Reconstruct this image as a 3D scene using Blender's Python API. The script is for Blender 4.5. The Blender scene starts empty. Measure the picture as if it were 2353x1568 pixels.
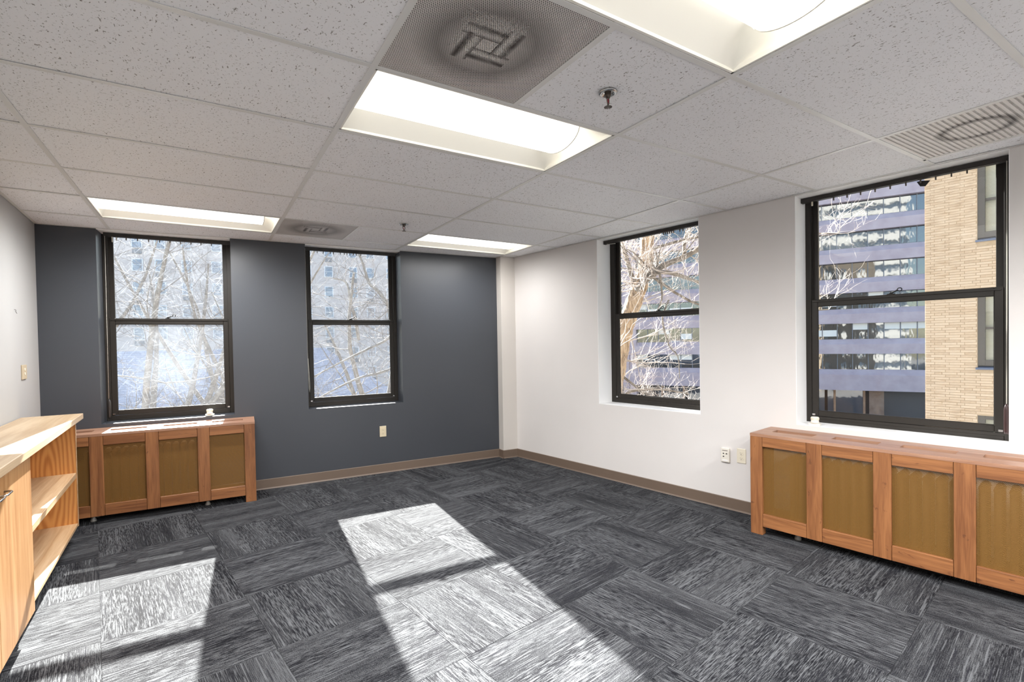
import bpy, bmesh, math, random
from mathutils import Matrix, Vector, noise as mnoise

S = bpy.context.scene
COL = S.collection
random.seed(7)

# ------------------------------------------------------------------ camera, world, sun, exposure
YAW, PITCH, ROLL = 0.5461, -0.0164, -0.0175
CAM = Vector((0.668, -1.7817, 1.3594))
_r = Vector((math.cos(YAW), -math.sin(YAW), 0)); _f = Vector((math.sin(YAW), math.cos(YAW), 0)); _z = Vector((0, 0, 1))
_fw = _f * math.cos(PITCH) + _z * math.sin(PITCH); _u = _z * math.cos(PITCH) - _f * math.sin(PITCH)
_right = _r * math.cos(ROLL) + _u * math.sin(ROLL); _up = _u * math.cos(ROLL) - _r * math.sin(ROLL)
cd = bpy.data.cameras.new('camera'); cam = bpy.data.objects.new('camera', cd); COL.objects.link(cam)
M = Matrix((_right, _up, -_fw)).transposed().to_4x4(); M.translation = CAM
cam.matrix_world = M
cd.sensor_fit = 'HORIZONTAL'; cd.sensor_width = 36.0
cd.lens = 1126.26 / 2353 * 36.0
cd.shift_x = (1176.5 - 1155.63) / 2353; cd.shift_y = (807.95 - 784.0) / 2353
cd.clip_start = 0.02; cd.clip_end = 500
S.camera = cam

SUN_DIR = Vector((0.124, 1.67, 1.0)).normalized()      # towards the sun
w = bpy.data.worlds.new('World'); S.world = w; w.use_nodes = True
wn = w.node_tree.nodes; wl = w.node_tree.links
bg = wn['Background']
sky = wn.new('ShaderNodeTexSky'); sky.sky_type = 'NISHITA'; sky.sun_disc = False
sky.sun_elevation = math.asin(SUN_DIR.z); sky.sun_rotation = math.atan2(SUN_DIR.x, SUN_DIR.y)
sky.altitude = 100; sky.air_density = 1.0; sky.dust_density = 0.6
wl.new(sky.outputs[0], bg.inputs[0]); bg.inputs[1].default_value = 0.31
sd = bpy.data.lights.new('sun', 'SUN'); sd.energy = 36.0; sd.angle = math.radians(0.55); sd.color = (1.0, 0.965, 0.92)
so = bpy.data.objects.new('sun', sd); COL.objects.link(so); so.rotation_euler = SUN_DIR.to_track_quat('Z', 'Y').to_euler()
S.view_settings.view_transform = 'Standard'; S.view_settings.look = 'None'
S.view_settings.gamma = 1.0; S.view_settings.use_curve_mapping = False
S.view_settings.exposure = 0.78
LAMP = 1.45            # radiance of the fluorescent lenses
TUBE_W = 38.0          # power of each lamp along the tubes
S.cycles.use_denoising = True
S.cycles.max_bounces = 14; S.cycles.diffuse_bounces = 8; S.cycles.transparent_max_bounces = 24
S.cycles.sample_clamp_indirect = 8.0
S.cycles.caustics_reflective = False; S.cycles.caustics_refractive = False

# ------------------------------------------------------------------ room frames
H = 2.380
C0 = Vector((3.8289, 3.2559, 0))
tR = Vector((0.1494, -0.98878, 0)).normalized(); nR = Vector((0.98878, 0.1494, 0)).normalized()
tB = Vector((-0.9982, 0.0598, 0)).normalized(); nB = Vector((0.0598, 0.9982, 0)).normalized()
def frame(x, y):
    m = Matrix((x, y, _z)).transposed().to_4x4(); m.translation = C0; return m
FR = frame(tR, nR)          # right wall: x to the right as seen (towards camera), y outwards
FB = frame(-tB, nB)         # far (blue) wall: x to the right as seen (x = 0 in the corner, negative to the left)
LEFTX = lambda y: -0.472 + 0.037 * (3.486 - y)     # left wall line
YN = -4.6                                          # near wall

# ------------------------------------------------------------------ mesh helpers
class MB:
    def __init__(s): s.v = []; s.f = []; s.sm = []
    def add(s, vs, fs, smooth=False):
        o = len(s.v); s.v += [tuple(p) for p in vs]
        for f in fs: s.f.append(tuple(i + o for i in f)); s.sm.append(smooth)
        return s
    def box(s, x0, x1, y0, y1, z0, z1, b=0.0):
        if b <= 0:
            vs = [(x, y, z) for z in (z0, z1) for y in (y0, y1) for x in (x0, x1)]
            s.add(vs, [(0, 2, 3, 1), (4, 5, 7, 6), (0, 1, 5, 4), (2, 6, 7, 3), (0, 4, 6, 2), (1, 3, 7, 5)])
            return s
        vs = []; idx = {}
        for sx, X in ((0, x0), (1, x1)):
            for sy, Y in ((0, y0), (1, y1)):
                for sz, Z in ((0, z0), (1, z1)):
                    dx = b if sx == 0 else -b; dy = b if sy == 0 else -b; dz = b if sz == 0 else -b
                    idx[(sx, sy, sz)] = len(vs)
                    vs += [(X, Y + dy, Z + dz), (X + dx, Y, Z + dz), (X + dx, Y + dy, Z)]
        fs = []
        def q(a, b_, c, d): fs.append((a, b_, c, d))
        g = lambda k, i: idx[k] + i
        q(g((0,0,0),0), g((0,0,1),0), g((0,1,1),0), g((0,1,0),0)); q(g((1,0,0),0), g((1,1,0),0), g((1,1,1),0), g((1,0,1),0))
        q(g((0,0,0),1), g((1,0,0),1), g((1,0,1),1), g((0,0,1),1)); q(g((0,1,0),1), g((0,1,1),1), g((1,1,1),1), g((1,1,0),1))
        q(g((0,0,0),2), g((0,1,0),2), g((1,1,0),2), g((1,0,0),2)); q(g((0,0,1),2), g((1,0,1),2), g((1,1,1),2), g((0,1,1),2))
        for a in (0, 1):
            for c in (0, 1):
                q(g((0,a,c),1), g((1,a,c),1), g((1,a,c),2), g((0,a,c),2))
                q(g((a,0,c),0), g((a,1,c),0), g((a,1,c),2), g((a,0,c),2))
                q(g((a,c,0),0), g((a,c,1),0), g((a,c,1),1), g((a,c,0),1))
        for k, i in idx.items(): fs.append((i, i + 1, i + 2))
        s.add(vs, fs); return s
    def prism(s, poly, z0, z1, smooth=False):
        n = len(poly); vs = [(p[0], p[1], z0) for p in poly] + [(p[0], p[1], z1) for p in poly]
        s.add(vs, [tuple(range(n))[::-1], tuple(range(n, 2 * n))])
        s.add(vs, [(i, (i + 1) % n, n + (i + 1) % n, n + i) for i in range(n)], smooth); return s
    def extr(s, prof, x0, x1, closed=True, smooth=False, caps=True):
        """profile of (y,z) points extruded along x"""
        n = len(prof); vs = [(x0, p[0], p[1]) for p in prof] + [(x1, p[0], p[1]) for p in prof]
        m = n if closed else n - 1
        s.add(vs, [(i, (i + 1) % n, n + (i + 1) % n, n + i) for i in range(m)], smooth)
        if closed and caps: s.add(vs, [tuple(range(n))[::-1], tuple(range(n, 2 * n))])
        return s
    def lathe(s, prof, seg=24, c=(0, 0, 0), axis='z', smooth=True):
        vs = []
        for r, h in prof:
            for k in range(seg):
                a = 2 * math.pi * k / seg; x, y = r * math.cos(a), r * math.sin(a)
                p = (x, y, h) if axis == 'z' else ((x, h, y) if axis == 'y' else (h, x, y))
                vs.append((p[0] + c[0], p[1] + c[1], p[2] + c[2]))
        fs = []
        for j in range(len(prof) - 1):
            for k in range(seg):
                a = j * seg + k; b = j * seg + (k + 1) % seg; fs.append((a, b, b + seg, a + seg))
        s.add(vs, fs, smooth)
        s.add(vs, [tuple(range(seg))[::-1], tuple(range((len(prof) - 1) * seg, len(prof) * seg))]); return s
    def tube(s, pts, rads, seg=6, smooth=True, caps=True):
        P = [Vector(p) for p in pts]; n = len(P)
        if not hasattr(rads, '__len__'): rads = [rads] * n
        vs = []; ref = None
        for i in range(n):
            t = (P[min(i + 1, n - 1)] - P[max(i - 1, 0)])
            t = t.normalized() if t.length > 1e-9 else Vector((0, 0, 1))
            if ref is None: ref = Vector((1, 0, 0)) if abs(t.x) < .8 else Vector((0, 1, 0))
            a = (ref - t * ref.dot(t)); a = a.normalized() if a.length > 1e-6 else t.orthogonal().normalized()
            b = t.cross(a); ref = a
            for k in range(seg):
                th = 2 * math.pi * k / seg; vs.append(P[i] + (a * math.cos(th) + b * math.sin(th)) * rads[i])
        fs = [(i * seg + k, i * seg + (k + 1) % seg, (i + 1) * seg + (k + 1) % seg, (i + 1) * seg + k) for i in range(n - 1) for k in range(seg)]
        s.add(vs, fs, smooth)
        if caps: s.add(vs, [tuple(range(seg))[::-1], tuple(range((n - 1) * seg, n * seg))])
        return s
    def mesh(s, name, mat):
        me = bpy.data.meshes.new(name); me.from_pydata(s.v, [], s.f)
        if mat: me.materials.append(mat)
        me.polygons.foreach_set('use_smooth', s.sm); me.validate()
        bm = bmesh.new(); bm.from_mesh(me); bmesh.ops.remove_doubles(bm, verts=bm.verts, dist=1e-6)
        bmesh.ops.recalc_face_normals(bm, faces=bm.faces); bm.to_mesh(me); bm.free()
        return me
    def build(s, name, mat, parent=None, loc=None, fast=False, **tags):
        if fast:
            me = bpy.data.meshes.new(name); me.from_pydata(s.v, [], s.f); me.materials.append(mat)
            me.polygons.foreach_set('use_smooth', s.sm)
        else: me = s.mesh(name, mat)
        return link(name, me, parent, loc, **tags)

def link(name, me, parent=None, loc=None, **tags):
    o = bpy.data.objects.new(name, me); COL.objects.link(o)
    if parent is not None: o.parent = parent
    if loc is not None: o.location = loc
    for k, v in tags.items(): o[k] = v
    return o
def thing(name, mat4=None, label=None, cat=None, group=None, kind=None):
    o = bpy.data.objects.new(name, None); COL.objects.link(o); o.empty_display_size = 0.1
    if mat4 is not None: o.matrix_world = mat4
    if label: o['label'] = label
    if cat: o['category'] = cat
    if group: o['group'] = group
    if kind: o['kind'] = kind
    return o
def at(Fm, x=0, y=0, z=0): return Fm @ Matrix.Translation((x, y, z))
def copytree(o, parent=None):
    c = o.copy(); COL.objects.link(c)
    if parent is not None: c.parent = parent; c.matrix_parent_inverse = o.matrix_parent_inverse.copy()
    for ch in list(o.children): copytree(ch, c)
    return c

# ------------------------------------------------------------------ materials
def sl(r, g, b):
    f = lambda c: (c / 255 / 12.92) if c / 255 <= .04045 else ((c / 255 + .055) / 1.055) ** 2.4
    return (f(r), f(g), f(b), 1)
class NT:
    def __init__(s, name, col=(.8, .8, .8, 1), rough=.5, metal=0.0, spec=.5):
        s.m = bpy.data.materials.new(name); s.m.use_nodes = True
        s.n = s.m.node_tree.nodes; s.l = s.m.node_tree.links
        s.b = s.n['Principled BSDF']; s.out = s.n['Material Output']
        s.b.inputs['Base Color'].default_value = col; s.b.inputs['Roughness'].default_value = rough
        s.b.inputs['Metallic'].default_value = metal; s.b.inputs['Specular IOR Level'].default_value = spec
    def node(s, t, **kw):
        n = s.n.new(t)
        for k, v in kw.items(): setattr(n, k, v)
        return n
    def lk(s, a, b): s.l.new(a, b)
    def coord(s, which='Object', scale=(1, 1, 1), rot=(0, 0, 0), rand=False, vec=None):
        mp = s.node('ShaderNodeMapping'); mp.inputs['Scale'].default_value = scale; mp.inputs['Rotation'].default_value = rot
        if vec is None:
            tc = s.node('ShaderNodeTexCoord'); vec = tc.outputs[which]
        if rand:
            oi = s.node('ShaderNodeObjectInfo'); mm = s.node('ShaderNodeVectorMath', operation='MULTIPLY_ADD')
            cb = s.node('ShaderNodeCombineXYZ')
            for i, k in enumerate((37.0, 53.0, 71.0)):
                mu = s.node('ShaderNodeMath', operation='MULTIPLY'); s.lk(oi.outputs['Random'], mu.inputs[0]); mu.inputs[1].default_value = k
                s.lk(mu.outputs[0], cb.inputs[i])
            ad = s.node('ShaderNodeVectorMath', operation='ADD'); s.lk(vec, ad.inputs[0]); s.lk(cb.outputs[0], ad.inputs[1]); vec = ad.outputs[0]
            s.n.remove(mm)
        s.lk(vec, mp.inputs['Vector']); return mp.outputs[0]
    def noise(s, vec, scale=5, detail=2, rough=.5, dist=0):
        n = s.node('ShaderNodeTexNoise'); n.inputs['Scale'].default_value = scale; n.inputs['Detail'].default_value = detail
        n.inputs['Roughness'].default_value = rough; n.inputs['Distortion'].default_value = dist; s.lk(vec, n.inputs['Vector']); return n.outputs['Fac']
    def ramp(s, fac, stops):
        r = s.node('ShaderNodeValToRGB'); e = r.color_ramp.elements
        while len(e) < len(stops): e.new(.5)
        for el, (p, c) in zip(e, stops): el.position = p; el.color = c if hasattr(c, '__len__') else (c, c, c, 1)
        s.lk(fac, r.inputs[0]); return r.outputs[0]
    def mix(s, fac, a, b, mode='MIX'):
        m = s.node('ShaderNodeMix', data_type='RGBA', blend_type=mode)
        for sock, v in ((m.inputs[0], fac), (m.inputs[6], a), (m.inputs[7], b)):
            if isinstance(v, bpy.types.NodeSocket): s.lk(v, sock)
            elif hasattr(v, '__len__'): sock.default_value = v
            else: sock.default_value = v if sock == m.inputs[0] else (v, v, v, 1)
        return m.outputs[2]
    def math(s, op, a, b=0.0, clamp=False):
        m = s.node('ShaderNodeMath', operation=op, use_clamp=clamp)
        for sock, v in ((m.inputs[0], a), (m.inputs[1], b)):
            if isinstance(v, bpy.types.NodeSocket): s.lk(v, sock)
            else: sock.default_value = v
        return m.outputs[0]
    def col(s, c): s.lk(c, s.b.inputs['Base Color'])
    def bump(s, h, strength=.3, dist=.002):
        b = s.node('ShaderNodeBump'); b.inputs['Strength'].default_value = strength; b.inputs['Distance'].default_value = dist
        s.lk(h, b.inputs['Height']); s.lk(b.outputs[0], s.b.inputs['Normal'])

def plain(name, col, rough=.5, metal=0.0, spec=.5): return NT(name, col, rough, metal, spec).m
def painted(name, col, rough=.55, amp=.03):
    m = NT(name, col, rough); v = m.coord('Object')
    n = m.noise(v, 1.3, 3); c = m.ramp(n, [(.3, tuple(x * (1 - amp) for x in col[:3]) + (1,)), (.7, tuple(min(1, x * (1 + amp)) for x in col[:3]) + (1,))])
    m.col(c); m.bump(m.noise(v, 260, 2), .06, .001); return m.m

WHITE_WALL = painted('white_wall_paint', (.64, .618, .604, 1))
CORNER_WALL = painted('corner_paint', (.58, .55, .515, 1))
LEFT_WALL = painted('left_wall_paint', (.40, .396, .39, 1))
BLUE_WALL = painted('slate_wall_paint', (.047, .052, .062, 1), .40)
REVEAL_WHITE = painted('reveal_paint', (.88, .88, .88, 1))
GRID_WHITE = plain('grid_enamel', (.74, .74, .72, 1), .4)
BLACK = plain('plenum_dark', (.02, .02, .02, 1), .9)
BASEB = painted('taupe_vinyl', (.140, .102, .077, 1), .45, .05)
BRONZE = NT('bronze_aluminium', (.019, .016, .013, 1), .45, .0, .35).m
BRONZE2 = NT('bronze_rail', (.016, .013, .011, 1), .45).m
RUBBER = plain('black_rubber', (.012, .012, .012, 1), .6)
IVORY = plain('ivory_plastic', (.62, .54, .38, 1), .4)
CREAM = plain('cream_plastic', (.70, .65, .53, 1), .4)
OFFWHITE = plain('off_white_plastic', (.72, .69, .62, 1), .4)
SLOT = plain('slot_dark', (.02, .015, .01, 1), .6)
CHROME = plain('chrome', (.55, .55, .54, 1), .22, 1.0)
IRON = plain('dull_metal', (.12, .10, .085, 1), .42, .8)
REDGLASS = plain('red_bulb', (.35, .01, .03, 1), .15)
GALV = NT('galvanised', (.30, .29, .27, 1), .5, .3).m
CORD = plain('white_cord', (.6, .58, .52, 1), .7)

def acoustic():
    m = NT('acoustic_tile', (.8, .8, .8, 1), .9, spec=.15)
    v = m.coord('Object', rand=True)
    v1 = m.coord(vec=v, scale=(1, .45, 1), rot=(0, 0, .5))
    a = m.noise(v1, 150, 1.5, .5, .6)
    v2 = m.coord(vec=v, scale=(.5, 1, 1), rot=(0, 0, -.35))
    b = m.noise(v2, 190, 1, .5, .4)
    pa = m.ramp(a, [(.665, 0), (.70, 1)]); pb = m.ramp(b, [(.68, 0), (.72, 1)])
    p = m.math('MAXIMUM', pa, m.math('MULTIPLY', pb, .7))
    tone = m.ramp(m.noise(v, 1.2, 2), [(.3, (.88, .89, .915, 1)), (.7, (.91, .92, .94, 1))])
    m.col(m.mix(m.math('MULTIPLY', p, .78), tone, (.16, .14, .12, 1)))
    m.bump(m.math('MULTIPLY', p, -1.0), .35, .002); return m.m
TILE = acoustic()

def carpet():
    m = NT('carpet_tile', (.1, .1, .1, 1), .95, spec=.1)
    v = m.coord('Object', rand=True)
    yv = m.coord(vec=v, scale=(20, 210, 1)); dash = m.noise(yv, 1.0, 1, .6)          # yarn dashes along x
    yv2 = m.coord(vec=v, scale=(5.0, 150, 1)); dash2 = m.noise(yv2, 1.0, 0, .5)
    bv = m.coord(vec=v, scale=(.9, 9, 1)); band = m.noise(bv, 1.0, 1, .5)
    zone = m.ramp(m.noise(m.coord(vec=v, scale=(1.1, 5.5, 1)), 1.0, 1), [(.40, .25), (.60, 1)])
    pile = m.noise(v, 330, 2, .7)
    lines = m.node('ShaderNodeTexWave', wave_type='BANDS', bands_direction='Y', wave_profile='SIN')
    lines.inputs['Scale'].default_value = 50; lines.inputs['Distortion'].default_value = .8; lines.inputs['Detail'].default_value = 1
    m.lk(v, lines.inputs['Vector'])
    t = m.math('ADD', m.math('MULTIPLY', m.math('MULTIPLY', m.math('SUBTRACT', dash, .5), zone), 1.35), m.math('MULTIPLY', m.math('SUBTRACT', band, .5), .42))
    t = m.math('ADD', m.math('ADD', t, .855), m.math('MULTIPLY', m.math('SUBTRACT', pile, .5), .95))
    t = m.math('ADD', t, m.math('MULTIPLY', m.math('SUBTRACT', lines.outputs['Fac'], .5), .09))
    base = m.ramp(t, [(.64, (.006, .006, .008, 1)), (.78, (.020, .0205, .0235, 1)), (.90, (.043, .0445, .048, 1)), (1.03, (.082, .085, .091, 1))])
    hi = m.ramp(dash2, [(.68, 0), (.72, 1)])
    lo = m.ramp(dash2, [(.28, 1), (.33, 0)])
    c = m.mix(m.math('MULTIPLY', hi, .6), base, (.125, .13, .138, 1))
    c = m.mix(m.math('MULTIPLY', lo, .7), c, (.012, .012, .016, 1))
    m.col(c); m.bump(t, .35, .003); return m.m
CARPET = carpet()

def wood(name, dark, light, ring=(.9, 14, 1), knots=False, rough=.42, scale=1.0, axis='X', contrast=.5):
    """grain runs along the object's X (or Z) axis"""
    m = NT(name, light, rough)
    rot = (0, 0, 0) if axis == 'X' else (0, math.radians(90), 0)
    v = m.coord('Object', rand=True)
    g = m.coord(vec=v, scale=(1.2, 18, 18) if axis == 'X' else (18, 18, 1.2))
    fine = m.coord(vec=v, scale=(9, 260, 260) if axis == 'X' else (260, 260, 9))
    a = m.noise(g, 1.0 * scale, 3, .55, 1.2); b = m.noise(fine, 1.0, 2, .5)
    t = m.math('ADD', m.math('MULTIPLY', a, .7), m.math('MULTIPLY', b, .3))
    c = m.ramp(t, [(.38, dark), (.38 + contrast * .45, light), (.8, tuple(min(1, x * 1.1) for x in light[:3]) + (1,))])
    if knots:
        kv = m.coord(vec=v, scale=(2.2, 5, 5) if axis == 'X' else (5, 5, 2.2)); k = m.noise(kv, 2.0, 3, .6, 2.5)
        kk = m.ramp(k, [(.655, 0), (.70, 1)]); c = m.mix(m.math('MULTIPLY', kk, .75), c, (.10, .035, .015, 1))
    m.col(c); m.bump(b, .08, .001); return m.m
COVER_H = wood('cover_wood_h', (.155, .058, .021, 1), (.285, .120, .045, 1), knots=True)
COVER_V = wood('cover_wood_v', (.155, .058, .021, 1), (.285, .120, .045, 1), knots=True, axis='Z')
OAK_X = wood('oak_end_grain', (.34, .12, .03, 1), (.62, .28, .085, 1), axis='Z', contrast=.35)
OAK_DOOR = wood('oak_door', (.30, .145, .052, 1), (.43, .245, .11, 1), axis='Z', contrast=.6)
OAK_SHELF = wood('oak_shelf', (.54, .35, .19, 1), (.70, .51, .32, 1), axis='Z', contrast=.6)
OAK_TOP = wood('oak_counter', (.55, .38, .22, 1), (.70, .53, .34, 1), axis='Z', contrast=.6)
def wood_y(name, dark, light, contrast=.6, rough=.4):
    m = NT(name, light, rough); v = m.coord('Object')
    g = m.coord(vec=v, scale=(14, 1.0, 14)); a = m.noise(g, 1.0, 3, .55, 1.4)
    f = m.coord(vec=v, scale=(220, 8, 220)); b = m.noise(f, 1.0, 2)
    t = m.math('ADD', m.math('MULTIPLY', a, .75), m.math('MULTIPLY', b, .25))
    m.col(m.ramp(t, [(.38, dark), (.38 + contrast * .4, light)])); return m.m
OAK_TOP = wood_y('oak_counter_y', (.40, .28, .165, 1), (.52, .40, .265, 1))
OAK_SHELF = wood_y('oak_shelf_y', (.42, .26, .135, 1), (.58, .42, .26, 1))
def oak_cathedral():
    m = NT('oak_plywood', (.6, .3, .1, 1), .45); v = m.coord('Object')
    w2 = m.coord(vec=v, scale=(9, 9, 1.5)); ww = m.node('ShaderNodeTexWave', wave_type='RINGS', rings_direction='SPHERICAL')
    ww.inputs['Scale'].default_value = 1.6; ww.inputs['Distortion'].default_value = 3.0; ww.inputs['Detail'].default_value = 2
    ww.inputs['Detail Scale'].default_value = 1.2
    m.lk(w2, ww.inputs['Vector']); f = m.noise(m.coord(vec=v, scale=(200, 200, 6)), 1, 2)
    t = m.math('ADD', m.math('MULTIPLY', ww.outputs['Fac'], .6), m.math('MULTIPLY', f, .4))
    m.col(m.ramp(t, [(.2, (.43, .165, .04, 1)), (.55, (.56, .245, .066, 1)), (.85, (.62, .30, .088, 1))])); return m.m
OAK_BACK = oak_cathedral()

def mesh_cloth():
    """brass expanded-metal sheet: staggered oval holes"""
    m = NT('brass_mesh', (.215, .108, .024, 1), .5, .25)
    m.n.remove(m.b) if False else None
    v = m.coord('Object')
    br = m.node('ShaderNodeTexBrick', offset=.5, squash=1.0)
    br.inputs['Scale'].default_value = 1.0; br.inputs['Brick Width'].default_value = .0075; br.inputs['Row Height'].default_value = .0042
    br.inputs['Mortar Size'].default_value = .00145; br.inputs['Mortar Smooth'].default_value = .3
    br.inputs['Color1'].default_value = (0, 0, 0, 1); br.inputs['Color2'].default_value = (0, 0, 0, 1); br.inputs['Mortar'].default_value = (1, 1, 1, 1)
    sw = m.node('ShaderNodeSeparateXYZ'); m.lk(v, sw.inputs[0]); cb = m.node('ShaderNodeCombineXYZ')
    m.lk(sw.outputs[0], cb.inputs[0]); m.lk(sw.outputs[2], cb.inputs[1]); m.lk(cb.outputs[0], br.inputs['Vector'])
    tr = m.node('ShaderNodeBsdfTransparent'); mx = m.node('ShaderNodeMixShader')
    m.lk(br.outputs['Fac'], mx.inputs[0]); m.lk(tr.outputs[0], mx.inputs[1]); m.lk(m.b.outputs[0], mx.inputs[2]); m.lk(mx.outputs[0], m.out.inputs[0])
    return m.m
MESHM = mesh_cloth()

def glass(name, dirt=None, haze=0.0, tint=(.96, .975, .97, 1), streak=(30, 30, 30)):
    """thin window glass: transparent + fresnel gloss; dirt/frost scatters the light that falls on it"""
    m = NT(name); m.n.remove(m.b)
    tr = m.node('ShaderNodeBsdfTransparent'); tr.inputs[0].default_value = tint
    gl = m.node('ShaderNodeBsdfGlossy'); gl.inputs['Roughness'].default_value = 0.0
    fr = m.node('ShaderNodeFresnel'); fr.inputs[0].default_value = 1.35
    a = m.node('ShaderNodeMixShader'); m.lk(m.math('MULTIPLY', fr.outputs[0], .8), a.inputs[0]); m.lk(tr.outputs[0], a.inputs[1]); m.lk(gl.outputs[0], a.inputs[2])
    last = a.outputs[0]
    if dirt:
        tl = m.node('ShaderNodeBsdfTranslucent'); tl.inputs[0].default_value = (.78, .84, .92, 1)
        df = m.node('ShaderNodeBsdfDiffuse'); df.inputs[0].default_value = (.7, .74, .78, 1)
        td = m.node('ShaderNodeMixShader'); td.inputs[0].default_value = .35; m.lk(tl.outputs[0], td.inputs[1]); m.lk(df.outputs[0], td.inputs[2])
        fac = dirt(m)
        b = m.node('ShaderNodeMixShader'); m.lk(fac, b.inputs[0]); m.lk(last, b.inputs[1]); m.lk(td.outputs[0], b.inputs[2]); last = b.outputs[0]
    m.lk(last, m.out.inputs[0]); return m.m
def scratches(m, lo, hi, k=1.0):
    v = m.coord('Object')
    outs = []
    for ang, sc in ((.9, (4, 1, 70)), (-.7, (5, 1, 85)), (.25, (6, 1, 60)), (-1.3, (4, 1, 95))):
        n = m.noise(m.coord(vec=m.coord(vec=v, rot=(0, ang, 0)), scale=sc), 1.6, 2, .6, .8)
        outs.append(m.ramp(n, [(.60, 0), (.72, 1)]))
    s = outs[0]
    for o in outs[1:]: s = m.math('MAXIMUM', s, o)
    g = m.noise(v, 9, 3)
    return m.math('ADD', m.math('MULTIPLY', s, hi * k), m.math('MULTIPLY', g, lo * k)), v
def dirt_scratch(m): f, v = scratches(m, .011, .024); return f
def dirt_scratch_top(m): f, v = scratches(m, .018, .036); return f
def dirt_frost(m):
    f, v = scratches(m, .015, .028)
    sp = m.node('ShaderNodeSeparateXYZ'); m.lk(v, sp.inputs[0])
    nx = m.math('MULTIPLY', m.math('SUBTRACT', sp.outputs[0], .415), 2.1); nz = m.math('MULTIPLY', m.math('SUBTRACT', sp.outputs[2], .41), 2.3)
    d = m.math('SQRT', m.math('ADD', m.math('POWER', nx, 2.0), m.math('POWER', nz, 2.0)))
    d = m.math('ADD', d, m.math('MULTIPLY', m.math('SUBTRACT', m.noise(v, 5, 3, .6, .8), .5), 1.3))
    blob = m.ramp(d, [(.15, .85), (1.05, .12)])
    return m.math('ADD', f, m.math('MULTIPLY', blob, .028))
GLASS_CLEAR = glass('clear_glass', lambda m: m.math('MULTIPLY', m.noise(m.coord('Object'), 6, 3), .006))
GLASS_W2 = glass('scratched_glass', dirt_scratch)
GLASS_W1T = glass('hazy_glass', dirt_scratch_top)
GLASS_W1B = glass('frosted_dirty_glass', dirt_frost)

def emis(name, col, st):
    m = NT(name, (.9, .9, .88, 1), .4); v = m.coord('Object')
    m.b.inputs['Emission Color'].default_value = col; m.b.inputs['Emission Strength'].default_value = st
    n = m.noise(m.coord(vec=v, scale=(160, 1, 1)), 1, 1); m.bump(n, .3, .002); return m.m
LENS = emis('ribbed_lens', (1.0, .975, .92, 1), LAMP)
TROFFER = plain('troffer_enamel', (.90, .885, .82, 1), .35)

def perforated(slotted=False):
    m = NT('slotted_grille' if slotted else 'perforated_plate', (.5, .48, .46, 1), .5, spec=.3)
    v = m.coord('Object'); sp = m.node('ShaderNodeSeparateXYZ'); m.lk(v, sp.inputs[0])
    X, Y = sp.outputs[0], sp.outputs[1]
    # dirt: dark ring/pinwheel left by the air stream
    dx = m.math('SUBTRACT', X, .30); dy = m.math('SUBTRACT', Y, .30)
    r = m.math('SQRT', m.math('ADD', m.math('POWER', dx, 2.0), m.math('POWER', dy, 2.0)))
    sm = m.noise(m.coord(vec=v, scale=(1, 1, 1)), 6, 3, .6, 1.0)
    if slotted:
        ring = m.ramp(m.math('ADD', m.math('ABSOLUTE', m.math('SUBTRACT', r, .13)), m.math('MULTIPLY', sm, .03)), [(.015, 1), (.05, 0)])
        dirt = m.math('MULTIPLY', ring, .8)
    else:
        halo = m.ramp(m.math('ADD', m.math('ABSOLUTE', m.math('SUBTRACT', r, .17)), m.math('MULTIPLY', sm, .05)), [(.02, .55), (.12, 0)])
        def rect(cx, cy, w_, h_, stripes, horiz):
            ax = m.math('ABSOLUTE', m.math('SUBTRACT', X, cx)); ay = m.math('ABSOLUTE', m.math('SUBTRACT', Y, cy))
            ins = m.math('MULTIPLY', m.math('LESS_THAN', ax, w_), m.math('LESS_THAN', ay, h_))
            s_ = m.math('SINE', m.math('MULTIPLY', Y if horiz else X, stripes)); s_ = m.math('ADD', m.math('MULTIPLY', s_, .5), .5)
            return m.math('MULTIPLY', ins, s_)
        R1 = rect(.235, .335, .035, .075, 120, False); R2 = rect(.335, .365, .075, .035, 120, True)
        R3 = rect(.365, .265, .035, .075, 120, False); R4 = rect(.265, .235, .075, .035, 120, True)
        pin = m.math('MAXIMUM', m.math('MAXIMUM', R1, R2), m.math('MAXIMUM', R3, R4))
        pin = m.math('MULTIPLY', pin, m.ramp(sm, [(.3, .6), (.6, 1)]))
        dirt = m.math('MAXIMUM', halo, m.math('MULTIPLY', pin, .97))
    base = m.mix(dirt, (.76, .73, .70, 1), (.06, .045, .04, 1))
    if not slotted:
        # round holes, staggered at 60 degrees
        P = .0072
        def dots(ox, oy):
            a = m.math('SUBTRACT', m.math('FRACT', m.math('DIVIDE', m.math('ADD', X, ox + 1), P)), .5)
            b = m.math('SUBTRACT', m.math('FRACT', m.math('DIVIDE', m.math('ADD', Y, oy + 1), P * 1.732)), .5); b = m.math('MULTIPLY', b, 1.732)
            return m.math('SQRT', m.math('ADD', m.math('POWER', a, 2.0), m.math('POWER', b, 2.0)))
        d = m.math('MINIMUM', dots(0, 0), dots(P / 2, P * .866)); hole = m.ramp(d, [(.29, 1), (.35, 0)])
        tr = m.node('ShaderNodeBsdfTransparent'); mx = m.node('ShaderNodeMixShader'); m.lk(hole, mx.inputs[0])
        m.lk(m.b.outputs[0], mx.inputs[1]); m.lk(tr.outputs[0], mx.inputs[2]); m.lk(mx.outputs[0], m.out.inputs[0])
    m.col(base); return m.m
PERF = perforated(); SLOTG = perforated(True)

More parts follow.
